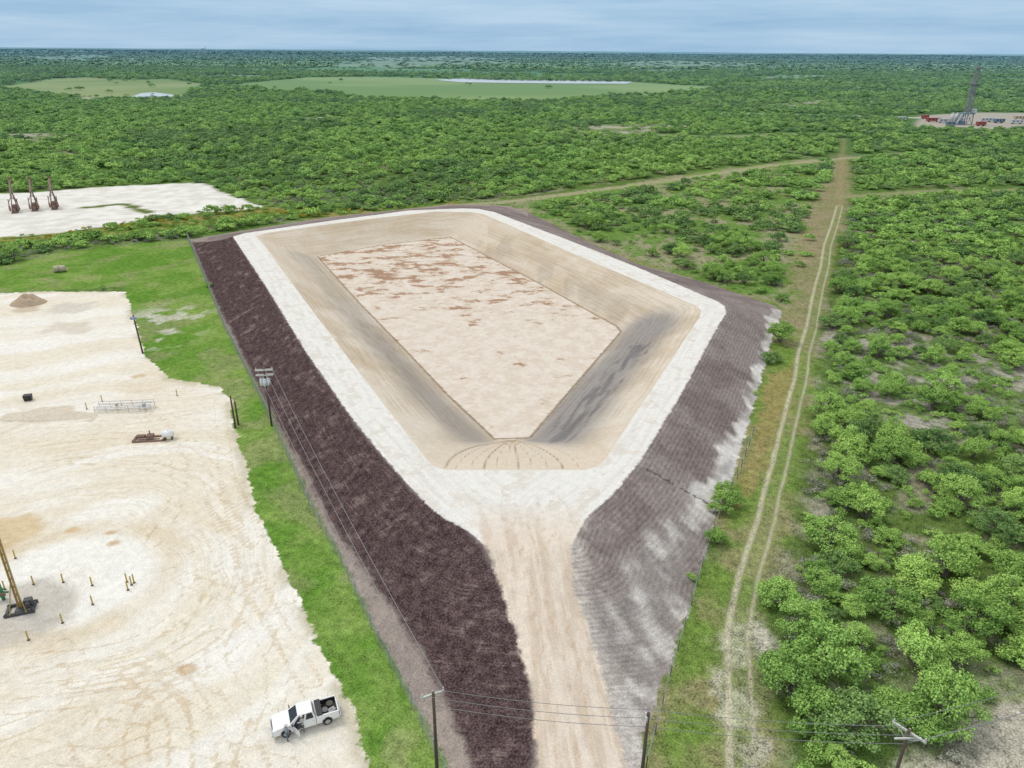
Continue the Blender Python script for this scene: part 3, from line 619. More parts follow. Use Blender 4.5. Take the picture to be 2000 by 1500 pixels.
scatter("far_woodland",xfar,np.column_stack([px_,z]),sc3(fs,len(px_),.33),rng.integers(0,3,len(px_)),"hazy blue-green distant brushland woodland","woodland")
# undergrowth
pu=jgrid(28,300,2.0,.8,10); du=density(pu); du=np.where(du>=.1,.62,0); so=sdist(field_r,pu[:,0],pu[:,1]); 
dtk=ldist(track,pu[:,0],pu[:,1],8); du=np.where((so>0)&(dtk>3.5)&(sdist(toe,pu[:,0],pu[:,1])<-2)&(sdist(clearR,pu[:,0],pu[:,1])<0),.05,du)
du=np.where(sdist(open_mid,pu[:,0],pu[:,1])>0,.35,du)
du=np.where(ldist(track,pu[:,0],pu[:,1],8)<3,0,du)
du=np.where(sdist(strip,pu[:,0],pu[:,1])>0,.5,du); du=np.where((sdist(grassP,pu[:,0],pu[:,1])>0)|(sdist(padA,pu[:,0],pu[:,1])>-1)|(sdist(toe,pu[:,0],pu[:,1])>-1),0,du)
du=np.where(sdist(cornerR,pu[:,0],pu[:,1])>0,.10,du)
pu=pu[rng.random(len(pu))<du]; n=len(pu)
tw=fbm(pu[:,0]/18,pu[:,1]/18,121,3); isS=sdist(strip,pu[:,0],pu[:,1])>0; isF=sdist(field_r,pu[:,0],pu[:,1])>0
vv=np.where(tw+rng.normal(0,.12,n)>.51,rng.integers(0,2,n),rng.integers(2,4,n)); vv=np.where(isS,np.where(rng.random(n)<.28,4,rng.integers(2,4,n)),vv); vv=np.where(isF,rng.integers(2,4,n),vv)
su=rng.uniform(.4,1.15,n)*np.where(isF,.5,1)
scatter("undergrowth",twg+gsh+yel,np.column_stack([pu,height(pu[:,0],pu[:,1])]),sc3(su,n),vv,"low grey and green thorn brush undergrowth","undergrowth")
pg=jgrid(30,95,.66,.85,5); x,y=pg[:,0],pg[:,1]
a=(sdist(grassP,x,y)>.3)&(sdist(padA,x,y)<-.3)&(sdist(toe,x,y)<-.6); b=(sdist(field_r,x,y)>0)&(ldist(track,x,y,8)>1.4)&(sdist(toe,x,y)<-.5)&(sdist(clearR,x,y)<0)
c=(np.abs(sdist(padA,x,y))<.7)|(sdist(clearR,x,y)>0)
pr=np.where(a,.45,0)+np.where(b,.7,0)+np.where(c&~a&~b,.12,0); pg=pg[(rng.random(len(pg))<pr)&(fbm(x/3,y/3,130,2)>.3)]
n=len(pg); scatter("grass_tufts",tfs,np.column_stack([pg,height(pg[:,0],pg[:,1])]),sc3(rng.uniform(.5,1.3,n),n),rng.integers(0,2,n),"short green grass tufts","grass")
# ---------------------------------------------------------------- ponds
def watermat():
    m,nt,b=newmat("water"); b.inputs['Base Color'].default_value=(.38,.45,.49,1); b.inputs['Roughness'].default_value=.35
    n=N(nt,'ShaderNodeTexNoise'); n.inputs['Scale'].default_value=.5; g=N(nt,'ShaderNodeNewGeometry'); nt.links.new(g.outputs['Position'],n.inputs['Vector'])
    bp=N(nt,'ShaderNodeBump'); bp.inputs['Strength'].default_value=.2; nt.links.new(n.outputs[0],bp.inputs['Height']); nt.links.new(bp.outputs[0],b.inputs['Normal']); return m
WM=watermat()
for pts in ([(848,156),(900,153),(1000,154.5),(1120,156),(1235,159.5),(1225,163.5),(1100,163),(1000,162),(900,160.5)],[(240,190),(262,187),(275,182),(300,180),(330,184),(356,187),(346,192),(318,190),(300,187),(280,190),(262,192)]):
    w=PP(pts,.4); b=MB(); b.quad(*[(x,y,.4) for x,y in w]); o=b.obj("pond",WM); o['kind']='structure'; o['label']="pale reflective stock pond in green pasture"; o['category']="pond"
# ---------------------------------------------------------------- poles and wires
WD=M("weathered_wood",(.10,.075,.055),.9,var=.3); WG=M("grey_wood",(.58,.57,.54),.9); GS=M("galvanised_steel",(.45,.46,.47),.45,.5); TG=M("transformer_paint",(.66,.70,.72),.45); INS=M("porcelain",(.6,.58,.56),.3); WIRE=M("wire",(.25,.25,.26),.5,.3)
def pole(x,y,top,label,arm_rz=0,arms=1,arm_len=2.4,trans=0,brace=False,lean=(0,0)):
    z=hz(x,y); o=empty("utility_pole",(x,y,z),arm_rz,label,"utility pole",group="wooden power poles"); h=top-z
    MB().cyl((0,0,-.5),(lean[0],lean[1],h),.15,.10,10).obj("shaft",WD,o,smooth=True)
    for k in range(arms):
        zz_=h-.35-k*.75
        b=MB().box((0,.15,zz_),(arm_len,.12,.14)); b.box((0,-.17,zz_),(arm_len,.1,.13)) if arms>1 else None
        if brace:
            b.cyl((-arm_len*.33,.15,zz_-.05),(0,.13,zz_-.8),.035,n=5); b.cyl((arm_len*.33,.15,zz_-.05),(0,.13,zz_-.8),.035,n=5)
            b.box((.1,-.15,zz_-.25),(arm_len*.8,.1,.13),rot=(0,0,.9))
        b.obj("crossarm",WG,o)
        for s in(-1,0,1):
            if k==0:
                i=MB().cyl((s*arm_len*.46,.15,zz_+.07),(s*arm_len*.46,.15,zz_+.2),.03,n=6); i.cyl((s*arm_len*.46,.15,zz_+.2),(s*arm_len*.46,.15,zz_+.34),.07,.04,8); i.obj("insulator",INS,o)
    for s in [(-.45,-.42),(.45,-.42),(0,-.62)][:trans]:
        t=MB().cyl((s[0],s[1],h-2.5),(s[0],s[1],h-1.55),.26,n=14); t.cyl((s[0],s[1],h-1.55),(s[0],s[1],h-1.47),.29,.12,14); t.cyl((s[0]-.1,s[1],h-1.47),(s[0]-.1,s[1],h-1.2),.04,n=6); t.cyl((s[0],s[1],h-2.1),(s[0]*.3,0,h-2.1),.04,n=5)
        t.obj("transformer",TG,o,smooth=True)
    return o
TOP=9.6
ax,ay=P(531,832); pA_=pole(ax,ay,9.2,"wooden utility pole with two crossarms and grey transformers",.15,2,2.4,3)
bx,by=P(846,1352,TOP); cx,cy=P(1267,1392,TOP); dx_,dy_=P(1776,1425,TOP); ex,ey=P(2250,1290,TOP)
pole(bx,by,TOP,"wooden utility pole with pale crossarm beside the fence",math.radians(25),1,1.7,0)
pole(cx,cy,TOP,"plain wooden utility pole at edge of access road",math.radians(85),1,.9,0)
pole(dx_,dy_,TOP,"wooden utility pole with braced crossarm in brush",math.radians(-50),1,2.2,0,True)
def wire(a,b,sag,r=.022):
    m=MB(); a=Vector(a);b=Vector(b);n=14;pv=None
    for i in range(n+1):
        t=i/n;p=a.lerp(b,t);p.z-=sag*4*t*(1-t)
        if pv is not None: m.cyl(pv,p,r,n=4)
        pv=p
    o=m.obj("power_line",WIRE); o['label']="thin sagging power line between wooden poles";o['category']="power line";o['group']="overhead power lines"
def offs(p,q,s):
    d=Vector((q[0]-p[0],q[1]-p[1],0)).normalized(); n=Vector((-d.y,d.x,0)); return n*s
A=(ax,ay);B=(bx,by);Cc=(cx,cy);Dd=(dx_,dy_);E=(ex,ey)
for s in(-1.0,0,1.0):
    o1=offs(A,B,s); wire(Vector((ax,ay,9.2))+o1,Vector((bx,by,TOP-.05))+o1*.75,.9,.024)
for P0,P1 in((B,Cc),(Cc,Dd),(Dd,E)):
    for s,dz in((-.9,0),(.9,0),(0,-1.2)):
        o1=offs(P0,P1,s*(.4 if Cc in(P0,P1) else .9)); wire(Vector((*P0,TOP-.1+dz))+o1,Vector((*P1,TOP-.1+dz))+o1,.35,.018)
x,y,z=gnd(279,690); o=empty("utility_pole",(x,y,z),0,"short wooden service pole with meter box beside pad","utility pole")
MB().cyl((0,0,-.3),(-.35,.1,7.2),.16,.13,8).obj("shaft",WD,o,smooth=True); MB().box((-.3,-.2,6.7),(1.0,.35,.45)).obj("meter_box",M("box_blue_grey",(.25,.33,.42),.5),o,bev=.02)
for (u,v,h) in((460,836,5.0),(466,831,3.8)):
    x,y,z=gnd(u,v); o=MB().cyl((0,0,-.3),(0,0,h),.15,.12,8).cyl((0,0,h),(0,0,h+.06),.05,n=8).obj("wooden_post",WD,smooth=True); o.location=(x,y,z); o['label']="dark wooden post standing at pad edge";o['category']="post"
# ---------------------------------------------------------------- fences
def fence(pts,spacing,h,label,strands,pr=.045):
    pl=PP(pts); o=empty("fence",(pl[0][0],pl[0][1],0),0,label,"fence"); O=Vector((pl[0][0],pl[0][1],0))
    seg=[];tot=0
    for a,b in zip(pl[:-1],pl[1:]): L=math.dist(a,b); seg.append((a,b,L,tot)); tot+=L
    n=min(99,int(tot/spacing)); me=None; pos=[]
    for i in range(n+1):
        t=tot*i/n
        for a,b,L,s0 in seg:
            if t<=s0+L+1e-6: f=(t-s0)/L; break
        x,y=a[0]+(b[0]-a[0])*f,a[1]+(b[1]-a[1])*f; z=hz(x,y); pos.append(Vector((x,y,z))-O)
        if me is None:
            p=MB().cyl((0,0,-.2),(0,0,h),pr,n=6).cyl((0,0,h),(0,0,h+.06),pr*1.3,pr*.3,6).obj("post",GS if h>1.6 else WD,o); me=p.data; p.location=pos[-1]
        elif i<99: p=bpy.data.objects.new("post",me); COL.objects.link(p); p.parent=o; p.location=pos[-1]; p.rotation_euler=(rng.normal(0,.02),rng.normal(0,.02),0)
    w=MB()
    for a,b in zip(pos[:-1],pos[1:]):
        for k in range(strands):
            zz_=Vector((0,0,h*(k+1)/strands-.03)); w.cyl(a+zz_,b+zz_,.012 if k<strands-1 else .028,n=3)
        if strands>5:
            L=(b-a).length; q=int(L/.5)
            for j in range(q): 
                p=a.lerp(b,j/q); w.cyl(p,p+Vector((0,0,h-.03)),.008,n=3)
    w.obj("wire",GS,o)
fence([(366,464),(400,545),(438,640),(492,748),(548,865),(612,1005),(672,1115),(737,1255),(790,1355),(850,1480),(900,1590)],2.6,2.0,"galvanised wire mesh fence along green grass strip",6,.06)
fence([(1470,850),(1440,935),(1405,1010),(1370,1110),(1345,1200),(1312,1310),(1290,1390),(1262,1500)],3.2,1.2,"low wire fence along embankment toe",3,.05)
# ---------------------------------------------------------------- pickup truck
WP=M("white_paint",(.80,.80,.79),.3,var=.04); BKP=M("black_plastic",(.02,.02,.022),.5); GL=M("dark_glass",(.015,.02,.025),.08,var=.1); RUB=M("rubber",(.025,.025,.025),.85); CHR=M("chrome",(.55,.56,.58),.25,.9); RED=M("red_lens",(.4,.02,.02),.3); LENS=M("clear_lens",(.7,.72,.75),.15); INTR=M("interior_grey",(.08,.075,.07),.8)
def arch(cx,r,z0,n=8): return [(cx+r*math.cos(math.pi*i/n),z0+r*math.sin(math.pi*i/n)*.98) for i in range(n+1)]
TS=.88
def truck(loc,rz):
    o=empty("pickup_truck",loc,rz,"white four-door pickup truck with open driver door parked on pad","truck",s=TS)
    WF,WR=1.85,-1.85
    ar=[(x,z) for x,z in reversed(arch(WF,.5,.46))]; prof=[(2.92,.5),(2.95,.78),(2.9,1.12),(2.6,1.22),(1.45,1.32),(-.85,1.32),(-.85,.46)]+ar
    MB().prism(prof,-.99,.99).obj("body",WP,o,bev=.025)
    sp=[(-.90,.5),(-.90,1.38),(-2.92,1.38),(-2.95,.6)]+[(x,z) for x,z in reversed(arch(WR,.5,.5))]
    b=MB().prism(sp,-1.0,-.88).prism(sp,.88,1.0).box((-1.9,0,.72),(1.98,1.76,.08)).box((-2.9,0,.98),(.08,1.76,.78)).box((-.95,0,.98),(.08,1.76,.78))
    b.obj("bed",WP,o,bev=.012)
    MB().box((-1.92,0,.775),(1.9,1.7,.02)).box((-1.9,-.865,1.05),(1.9,.02,.5)).box((-1.9,.865,1.05),(1.9,.02,.5)).obj("bed_liner",BKP,o)
    MB().box((-1.22,0,1.30),(.5,1.85,.32)).box((-1.22,0,1.475),(.54,1.9,.05)).obj("toolbox",BKP,o,bev=.015)
    lo=[(-.84,-.93,1.322),(1.42,-.93,1.322),(1.42,.93,1.322),(-.84,.93,1.322)]; hi=[(-.66,-.74,1.93),(.62,-.74,1.95),(.62,.74,1.95),(-.66,.74,1.93)]
    cab=MB().add(lo+hi,[(0,1,2,3),(7,6,5,4),(0,4,5,1),(1,5,6,2),(2,6,7,3),(3,7,4,0)]).obj("cab",WP,o,bev=.03)
    def pane(a,b,c,d,name,ins=(.06,.06),off=.012):
        a,b,c,d=map(Vector,(a,b,c,d)); ce=(a+b+c+d)/4; n=(b-a).cross(d-a).normalized(); 
        if n.dot(ce-Vector((.2,0,1.6)))<0:n=-n
        q=[ce+(p-ce)*(1-ins[0])+n*off for p in(a,b,c,d)]; q2=[p-n*.008 for p in q]
        MB().add(q+q2,[(0,1,2,3),(7,6,5,4),(0,4,5,1),(1,5,6,2),(2,6,7,3),(3,7,4,0)]).obj(name,GL,cab)
    L=lambda p,q,t:tuple(Vector(p).lerp(Vector(q),t))
    pane(lo[1],lo[2],hi[2],hi[1],"windshield",(.14,.1)); pane(lo[0],lo[3],hi[3],hi[0],"rear_window",(.22,.1))
    for A0,A1,B0,B1 in((lo[0],lo[1],hi[0],hi[1]),(lo[3],lo[2],hi[3],hi[2])):
        pane(L(A0,A1,.04),L(A0,A1,.42),L(B0,B1,.47),L(B0,B1,.04),"window",(.16,.1)); pane(L(A0,A1,.44),L(A0,A1,.86),L(B0,B1,.93),L(B0,B1,.5),"window",(.16,.1))
    for x0 in(-.30,.72): 
        d=MB().box((x0,-1.0,.9),(.94,.03,.76)).obj("door",WP,o,bev=.012); MB().box((x0-.32,-1.03,1.15),(.16,.03,.03)).obj("handle",CHR,d)
    d=MB().box((-.30,1.0,.9),(.94,.03,.76)).obj("door",WP,o,bev=.012); MB().box((-.62,1.03,1.15),(.16,.03,.03)).obj("handle",CHR,d)
    MB().box((.72,.995,.92),(.9,.02,.7)).obj("door_opening",INTR,o)
    d=MB().box((-.47,0,.9),(.94,.06,.78)).obj("door",WP,o,bev=.015,label="open driver door"); d.location=(1.2,1.02,0); d.rotation_euler=(0,0,math.radians(-62))
    MB().add([(-.9,.02,1.3),(-.1,.02,1.3),(-.36,-.12,1.86),(-.84,-.12,1.86),(-.9,-.01,1.3),(-.1,-.01,1.3),(-.36,-.15,1.86),(-.84,-.15,1.86)],[(0,1,2,3),(7,6,5,4),(0,4,5,1),(1,5,6,2),(2,6,7,3),(3,7,4,0)]).obj("window",GL,d)
    for wx in(WF,WR):
        for wy in(-.86,.86):
            w=empty("wheel",(wx,wy,.4)); w.parent=o; del w['label'];del w['category']
            t=MB().cyl((0,-.13,0),(0,.13,0),.4,n=24).obj("tyre",RUB,w,bev=.03,smooth=True)
            s=1 if wy>0 else -1
            r=MB().cyl((0,s*.10,0),(0,s*.145,0),.25,.24,n=20)
            for k in range(6):
                a=k*math.pi/3; r.box((.13*math.cos(a),s*.15,.13*math.sin(a)),(.2,.02,.05),rot=(0,-a,0))
            r.cyl((0,s*.14,0),(0,s*.17,0),.06,n=10); r.obj("rim",CHR,w)
    MB().box((2.98,0,.58),(.18,1.98,.26)).obj("front_bumper",CHR,o,bev=.04)
    MB().box((-3.03,0,.6),(.18,1.9,.2)).obj("rear_bumper",CHR,o,bev=.03)
    g=MB().box((2.95,0,.95),(.05,1.1,.36))
    g.obj("grille",BKP,o); MB().box((2.985,0,.95),(.02,1.08,.05)).box((2.985,0,.95),(.02,.06,.34)).obj("grille_trim",CHR,o)
    for s in(-1,1):
        MB().box((2.9,s*.8,.98),(.14,.34,.26)).obj("headlight",LENS,o,bev=.03)
        MB().box((-2.96,s*.93,1.05),(.06,.13,.42)).obj("taillight",RED,o,bev=.01)
        MB().box((1.25,s*1.14,1.42),(.1,.26,.24)).box((1.22,s*1.0,1.36),(.05,.14,.05)).obj("mirror",BKP,o,bev=.02)
    MB().cyl((2.2,-.9,1.25),(2.2,-.9,1.9),.012,n=5).obj("antenna",BKP,o)
    return o
t0=P(650,1400);t1=P(552,1430)
c0=P(598,1412); TRZ=math.atan2(t1[1]-t0[1],t1[0]-t0[0]); tr=truck((c0[0],c0[1],hz(*c0)),TRZ)
def tl(x,y,z=0): 
    v=Matrix.Rotation(TRZ,3,'Z')@Vector((x*TS,y*TS,z*TS)); return (c0[0]+v.x,c0[1]+v.y,hz(*c0)+v.z)
for (x,y,r,h,nm,mt) in((-1.75,.35,.24,.45,"barrel",M("barrel_dark",(.12,.12,.12),.5)),(-2.3,-.3,.26,.4,"hose_reel",M("reel_dark",(.07,.06,.05),.7))):
    b=MB().cyl((0,0,0),(0,0,h),r,n=16).cyl((0,0,h),(0,0,h+.03),r*1.06,n=16).cyl((0,0,h*.5-.02),(0,0,h*.5+.02),r*1.05,n=16).cyl((r*.5,0,h+.03),(r*.5,0,h+.07),.04,n=8)
    o=b.obj(nm,mt); o.location=tl(x,y,.79); o.rotation_euler=(0,0,TRZ); o['label']=f"dark {nm.replace('_',' ')} standing in the truck bed";o['category']=nm.replace('_',' ')
b=MB().box((0,0,.15),(.6,.4,.3)).box((0,0,.31),(.64,.44,.03)).box((0,.0,.36),(.2,.04,.06)); o=b.obj("tool_case",M("case_grey",(.3,.3,.3),.5),bev=.01); o.location=tl(-2.35,.4,.79); o.rotation_euler=(0,0,TRZ+.4); o['label']="grey tool case lying in the truck bed";o['category']="tool case"
# ---------------------------------------------------------------- people
SKIN=M("skin",(.42,.26,.19),.6,var=.05)
def person(loc,rz,label,shirt,pants,armL,armR,lean=0.0,step=.14):
    vs=[];rd=[];ed=[]
    def a(p,r,par=None):
        vs.append(p);rd.append(r if isinstance(r,tuple) else (r,r)); i=len(vs)-1
        if par is not None: ed.append((par,i))
        return i
    pe=a((0,0,.95),(.155,.11)); ab=a((lean*.3,0,1.12),(.14,.10),pe); ch=a((lean*.7,0,1.34),(.165,.115),ab); nk0=a((lean,0,1.46),(.09,.08),ch); nk=a((lean+.01,0,1.53),.055,nk0); hd=a((lean+.02,0,1.62),(.075,.088),nk); ht=a((lean+.02,0,1.71),(.07,.082),hd)
    for s in(-1,1):
        hp=a((0,s*.095,.9),.095,pe); kn=a((s*step*.5+.03,s*.11,.5),.062,hp); an=a((s*step,s*.12,.09),.042,kn); tt=a((s*step+.17,s*.14,.04),.035,an)
        sh=a((lean*.8,s*.19,1.42),.058,ch); e,h=(armL if s>0 else armR)
        el=a((lean*.8+e[0],s*(.19+e[1]),1.42+e[2]),.042,sh); wr=a((lean*.8+h[0],s*(.19+h[1]),1.42+h[2]),.028,el)
        d=(Vector(vs[wr])-Vector(vs[el])).normalized(); pm=a(tuple(Vector(vs[wr])+d*.07),(.035,.018),wr)
        sd=Vector((1,0,0)) if abs(d.x)<.7 else Vector((0,0,1))
        for k,(off,l) in enumerate(((-.03,.07),(-.01,.08),(.01,.075),(.03,.06))):
            q=Vector(vs[pm])+sd*off+d*.03; f1=a(tuple(q),.009,pm); a(tuple(q+d*l+Vector((0,-s*.015,0))),.008,f1)
        th=a(tuple(Vector(vs[wr])+sd*.04+d*.04),.011,wr); a(tuple(Vector(vs[wr])+sd*.055+d*.08),.009,th)
    me=bpy.data.meshes.new("body"); bm=bmesh.new(); sl=bm.verts.layers.skin.verify(); bv=[]
    for i,(p,r) in enumerate(zip(vs,rd)):
        v=bm.verts.new(p); v[sl].radius=r; v[sl].use_root=(i==0); bv.append(v)
    for x,y in ed: bm.edges.new((bv[x],bv[y]))
    bm.to_mesh(me);bm.free(); ob=bpy.data.objects.new("body",me); COL.objects.link(ob)
    ob.modifiers.new("s",'SKIN'); m=ob.modifiers.new("d",'SUBSURF'); m.levels=1;m.render_levels=1
    dg=bpy.context.evaluated_depsgraph_get(); nm=bpy.data.meshes.new_from_object(ob.evaluated_get(dg)); ob.modifiers.clear(); ob.data=nm
    nm.materials.clear()
    for mm in(SKIN,shirt,pants,M("boots",(.07,.045,.03),.7)): nm.materials.append(mm)
    for f in nm.polygons:
        c=f.center; k=1
        arm=abs(c.y)>.22 and c.z>.7
        if c.z<.12:k=3
        elif c.z<.98 and not arm:k=2
        elif c.z>1.5:k=0
        elif arm and (c.z<.95 or abs(c.y)>.6 or c.x>lean+.36): k=0
        f.material_index=k; f.use_smooth=True
    o=empty("person",loc,rz,label,"person",s=.95); ob.parent=o
    hb=MB()
    hb.cyl((lean+.02,0,1.69),(lean+.02,0,1.79),.105,.085,14).cyl((lean+.06,0,1.685),(lean+.06,0,1.70),.15,.14,14); hb.obj("cap",M("cap_white",(.6,.58,.54),.7),o,smooth=True)
    fb=MB(); hx=lean+.02
    for s in(-1,1): fb.box((hx+.084,s*.03,1.655),(.012,.022,.012))
    fb.box((hx+.094,0,1.63),(.03,.022,.04)); fb.box((hx+.086,0,1.585),(.01,.045,.01)); fb.obj("face",M("face_dark",(.2,.1,.08),.6),o)
    return o
x,y=P(562,1446); person((x,y,hz(x,y)),math.radians(60),"person in grey shirt and blue jeans standing beside truck",M("shirt_grey",(.28,.30,.34),.8),M("jeans_blue",(.07,.11,.20),.85),((.05,.04,-.28),(.14,-.02,-.52)),((.03,.05,-.28),(.12,.02,-.53)))
x,y=P(592,1430); person((x,y,hz(x,y)),math.radians(100),"person in pale shirt leaning in open truck door",M("shirt_pale",(.5,.5,.48),.8),M("trousers_grey",(.16,.16,.17),.85),((.16,.06,-.22),(.38,.02,-.18)),((.14,.06,-.24),(.36,.0,-.22)),lean=.10)
# ---------------------------------------------------------------- pumpjacks
RU=M("rusty_brown",(.24,.15,.12),.8,var=.3); RD=M("dull_red",(.28,.11,.09),.7,var=.2)
def pumpjack(loc,rz,tilt,label):
    o=empty("pump_jack",loc,rz,label,"pump jack",group="row of pump jacks")
    MB().box((0,0,.25),(8.5,.35,.5)).box((0,1.4,.25),(8.5,.35,.5)).box((-4,.7,.25),(.4,1.6,.5)).box((4,.7,.25),(.4,1.6,.5)).box((0,.7,.25),(.4,1.6,.5)).obj("skid",RU,o)
    hp=7.2; b=MB()
    for sx,sy in((1.0,-.4),(1.0,1.8),(-1.8,-.2),(-1.8,1.6)): b.cyl((sx+.6,sy,.4),(.6,.7,hp),.17,.12,6)
    for k in(2,4): b.cyl((1.5-.1*k,-.4+.13*k,k),(1.5-.1*k,1.8-.13*k,k),.08,n=5)
    b.obj("samson_post",RU,o)
    R=Matrix.Rotation(-tilt,3,'Y')
    def T(p): v=R@Vector(p); return (v.x+.6,v.y+.7,v.z+hp)
    m=MB(); vs=[T((sx,sy,sz)) for sz in(.0,.75) for sx,sy in((-4.2,-.22),(4.2,-.22),(4.2,.22),(-4.2,.22))]
    m.add(vs,[(3,2,1,0),(4,5,6,7),(0,1,5,4),(1,2,6,5),(2,3,7,6),(3,0,4,7)]).obj("walking_beam",RU,o)
    prof=[(4.2,1.3),(4.6,1.35),(5.0,.8),(5.15,0),(5.0,-.9),(4.7,-1.6),(4.35,-1.5),(4.3,0)]
    n=len(prof); vs=[T((a,-.28,c)) for a,c in prof]+[T((a,.28,c)) for a,c in prof]
    MB().add(vs,[(i,(i+1)%n,n+(i+1)%n,n+i) for i in range(n)]+[tuple(range(n-1,-1,-1)),tuple(range(n,2*n))]).obj("horse_head",RD,o)
    hx=T((5.05,0,.3)); MB().cyl((hx[0],.7,hx[2]-.6),(hx[0],.7,.6),.05,n=5).cyl((hx[0],.7,0),(hx[0],.7,1.6),.2,n=8).obj("polished_rod",GS,o)
    for s in(-.5,1.9): 
        MB().box((-2.6,s,2.6),(.6,.22,3.6),rot=(0,.5,0)).box((-3.2,s,1.5),(1.7,.4,1.3),rot=(0,.5,0)).obj("crank",RU,o)
    tb=T((-4.0,0,0)); p=MB()
    for s in(-.3,1.7): p.cyl((tb[0],.7,tb[2]),(-2.2,s,3.6),.1,n=6)
    p.obj("pitman_arm",RU,o)
    MB().box((-2.5,.7,1.5),(1.3,1.3,2.0)).box((-3.9,.7,1.0),(1.0,.9,1.0)).obj("gearbox",RU,o,bev=.05)
for (u,v,t) in((36,412,.5),(74,408,.42),(112,405,.35)):
    x,y,z=gnd(u,v); pumpjack((x,y,z),math.radians(118),t,"rusty brown pump jack with raised horse head on pale pad")
# ---------------------------------------------------------------- service mast on near pad, bollards
YE=M("yellow_paint",(.50,.33,.06),.5,var=.2); YO=M("ochre_paint",(.36,.25,.07),.6,var=.3); DK=M("dark_steel",(.06,.06,.065),.6); GRN=M("green_valve",(.05,.22,.09),.5)
x,y,z=gnd(42,1192); o=empty("service_mast",(x,y,z),.35,"tall ochre yellow mast on dark steel skid","mast")
b=MB()
for sx in(-.13,.13): b.box((sx,0,7.2),(.10,.30,13.6))
for k in range(14): b.box((0,0,.9+k*.95),(.2,.22,.08))
b.cyl((.05,-.25,.5),(.05,-.22,13.8),.03,n=5)
b.obj("mast",YO,o)
b=MB().box((0,-.75,.15),(2.6,.25,.3)).box((0,.75,.15),(2.6,.25,.3)).box((-1.1,0,.15),(.25,1.6,.3)).box((1.1,0,.15),(.25,1.6,.3)).box((0,0,.25),(.8,1.4,.2)); b.obj("skid",DK,o,bev=.02)
MB().box((.7,.2,.65),(.7,.6,.7)).cyl((.7,-.5,.7),(.7,.1,.7),.22,n=10).obj("winch",DK,o)
MB().cyl((-.7,-1,.3),(-.1,-.1,3.5),.05,n=5).cyl((.7,-1,.3),(.1,-.1,3.5),.05,n=5).obj("brace",YO,o)
x,y,z=gnd(8,1172); o=empty("wellhead",(x,y,z),0,"green and red wellhead valve tree on gravel","wellhead")
MB().cyl((0,0,0),(0,0,1.9),.16,n=10).cyl((0,0,.5),(0,0,.6),.3,n=12).cyl((0,0,1.2),(0,0,1.3),.28,n=12).cyl((-.7,0,.95),(.7,0,.95),.1,n=8).obj("valve_body",GRN,o,smooth=True)
for s in(-1,1): MB().cyl((s*.4,-.35,.95),(s*.4,-.3,.95),.2,n=12).cyl((s*.4,-.32,.95),(s*.4,0,.95),.03,n=6).obj("handwheel",RD,o)
bol=None
for (u,v) in((10,1152),(66,1142),(124,1138),(180,1143),(248,1136),(257,1142),(262,1138),(181,1180),(122,1216),(56,1250),(250,1152),(30,1090),(170,800),(200,785),(346,772)):
    x,y,z=gnd(u,v)
    if bol is None:
        bol=empty("bollard",(x,y,z),0,"slim yellow steel marker bollard on caliche pad","bollard",group="yellow bollards around wellhead")
        MB().cyl((0,0,-.1),(0,0,1.05),.07,n=10).cyl((0,0,1.05),(0,0,1.1),.07,.03,10).obj("post",YE,bol,smooth=True); MB().cyl((0,0,0),(0,0,.04),.14,n=10).obj("base_plate",DK,bol)
    else: copy_thing(bol,(x,y,z))
x,y,z=gnd(245,800); o=empty("pipe_manifold",(x,y,z),.12,"white pipe manifold with rails on caliche pad","pipe manifold")
b=MB()
for k,(yy,zz_) in enumerate(((-.6,.5),(0,.5),(.6,.9))): b.cyl((-4,yy,zz_),(4,yy,zz_),.09,n=8)
for xx in(-4,-2,0,2,4): b.cyl((xx,-.6,.5),(xx,.6,.9),.06,n=6)
b.obj("pipe",WP,o,smooth=True); b=MB()
for xx in(-4,-2.4,-.8,.8,2.4,4): b.cyl((xx,-.9,0),(xx,-.9,1.1),.04,n=6); b.cyl((xx,.9,0),(xx,.9,1.1),.04,n=6)
for yy in(-.9,.9): b.cyl((-4,yy,1.1),(4,yy,1.1),.03,n=5); b.cyl((-4,yy,.6),(4,yy,.6),.03,n=5)
b.obj("railing",GS,o); MB().box((2.8,0,.6),(.4,.6,.7)).box((-1.2,.2,.8),(.3,.4,.4)).obj("valve_box",GS,o,bev=.03)
x,y,z=gnd(292,858); o=empty("pump_skid",(x,y,z),.1,"rusty pump skid with pipes and white tank","pump skid")
MB().box((0,-.7,.12),(4.2,.2,.24)).box((0,.7,.12),(4.2,.2,.24)).box((-2,0,.12),(.2,1.5,.24)).box((2,0,.12),(.2,1.5,.24)).box((0,0,.12),(.2,1.5,.24)).obj("skid",RU,o)
MB().cyl((-1.6,.1,.5),(-.5,.1,.5),.3,n=12).box((.2,0,.5),(.9,.8,.6)).cyl((-1.8,-.5,.35),(1.6,-.5,.35),.08,n=6).cyl((.2,0,.8),(.2,0,1.4),.08,n=8).obj("pump",RU,o)
x,y,z=gnd(330,858); o=empty("storage_tank",(x,y,z),.3,"small white horizontal tank on legs","tank")
MB().cyl((-.7,0,.9),(.7,0,.9),.5,n=18).cyl((.7,0,.9),(.85,0,.9),.5,.2,18).cyl((-.85,0,.9),(-.7,0,.9),.2,.5,18).cyl((0,0,1.35),(0,0,1.5),.15,n=10).obj("vessel",WP,o,smooth=True)
MB().box((-.45,0,.25),(.15,.8,.5)).box((.45,0,.25),(.15,.8,.5)).obj("leg",DK,o)
x,y,z=gnd(56,782); o=empty("rubbish_bin",(x,y,z),.3,"low black bin with lid on caliche pad","bin")
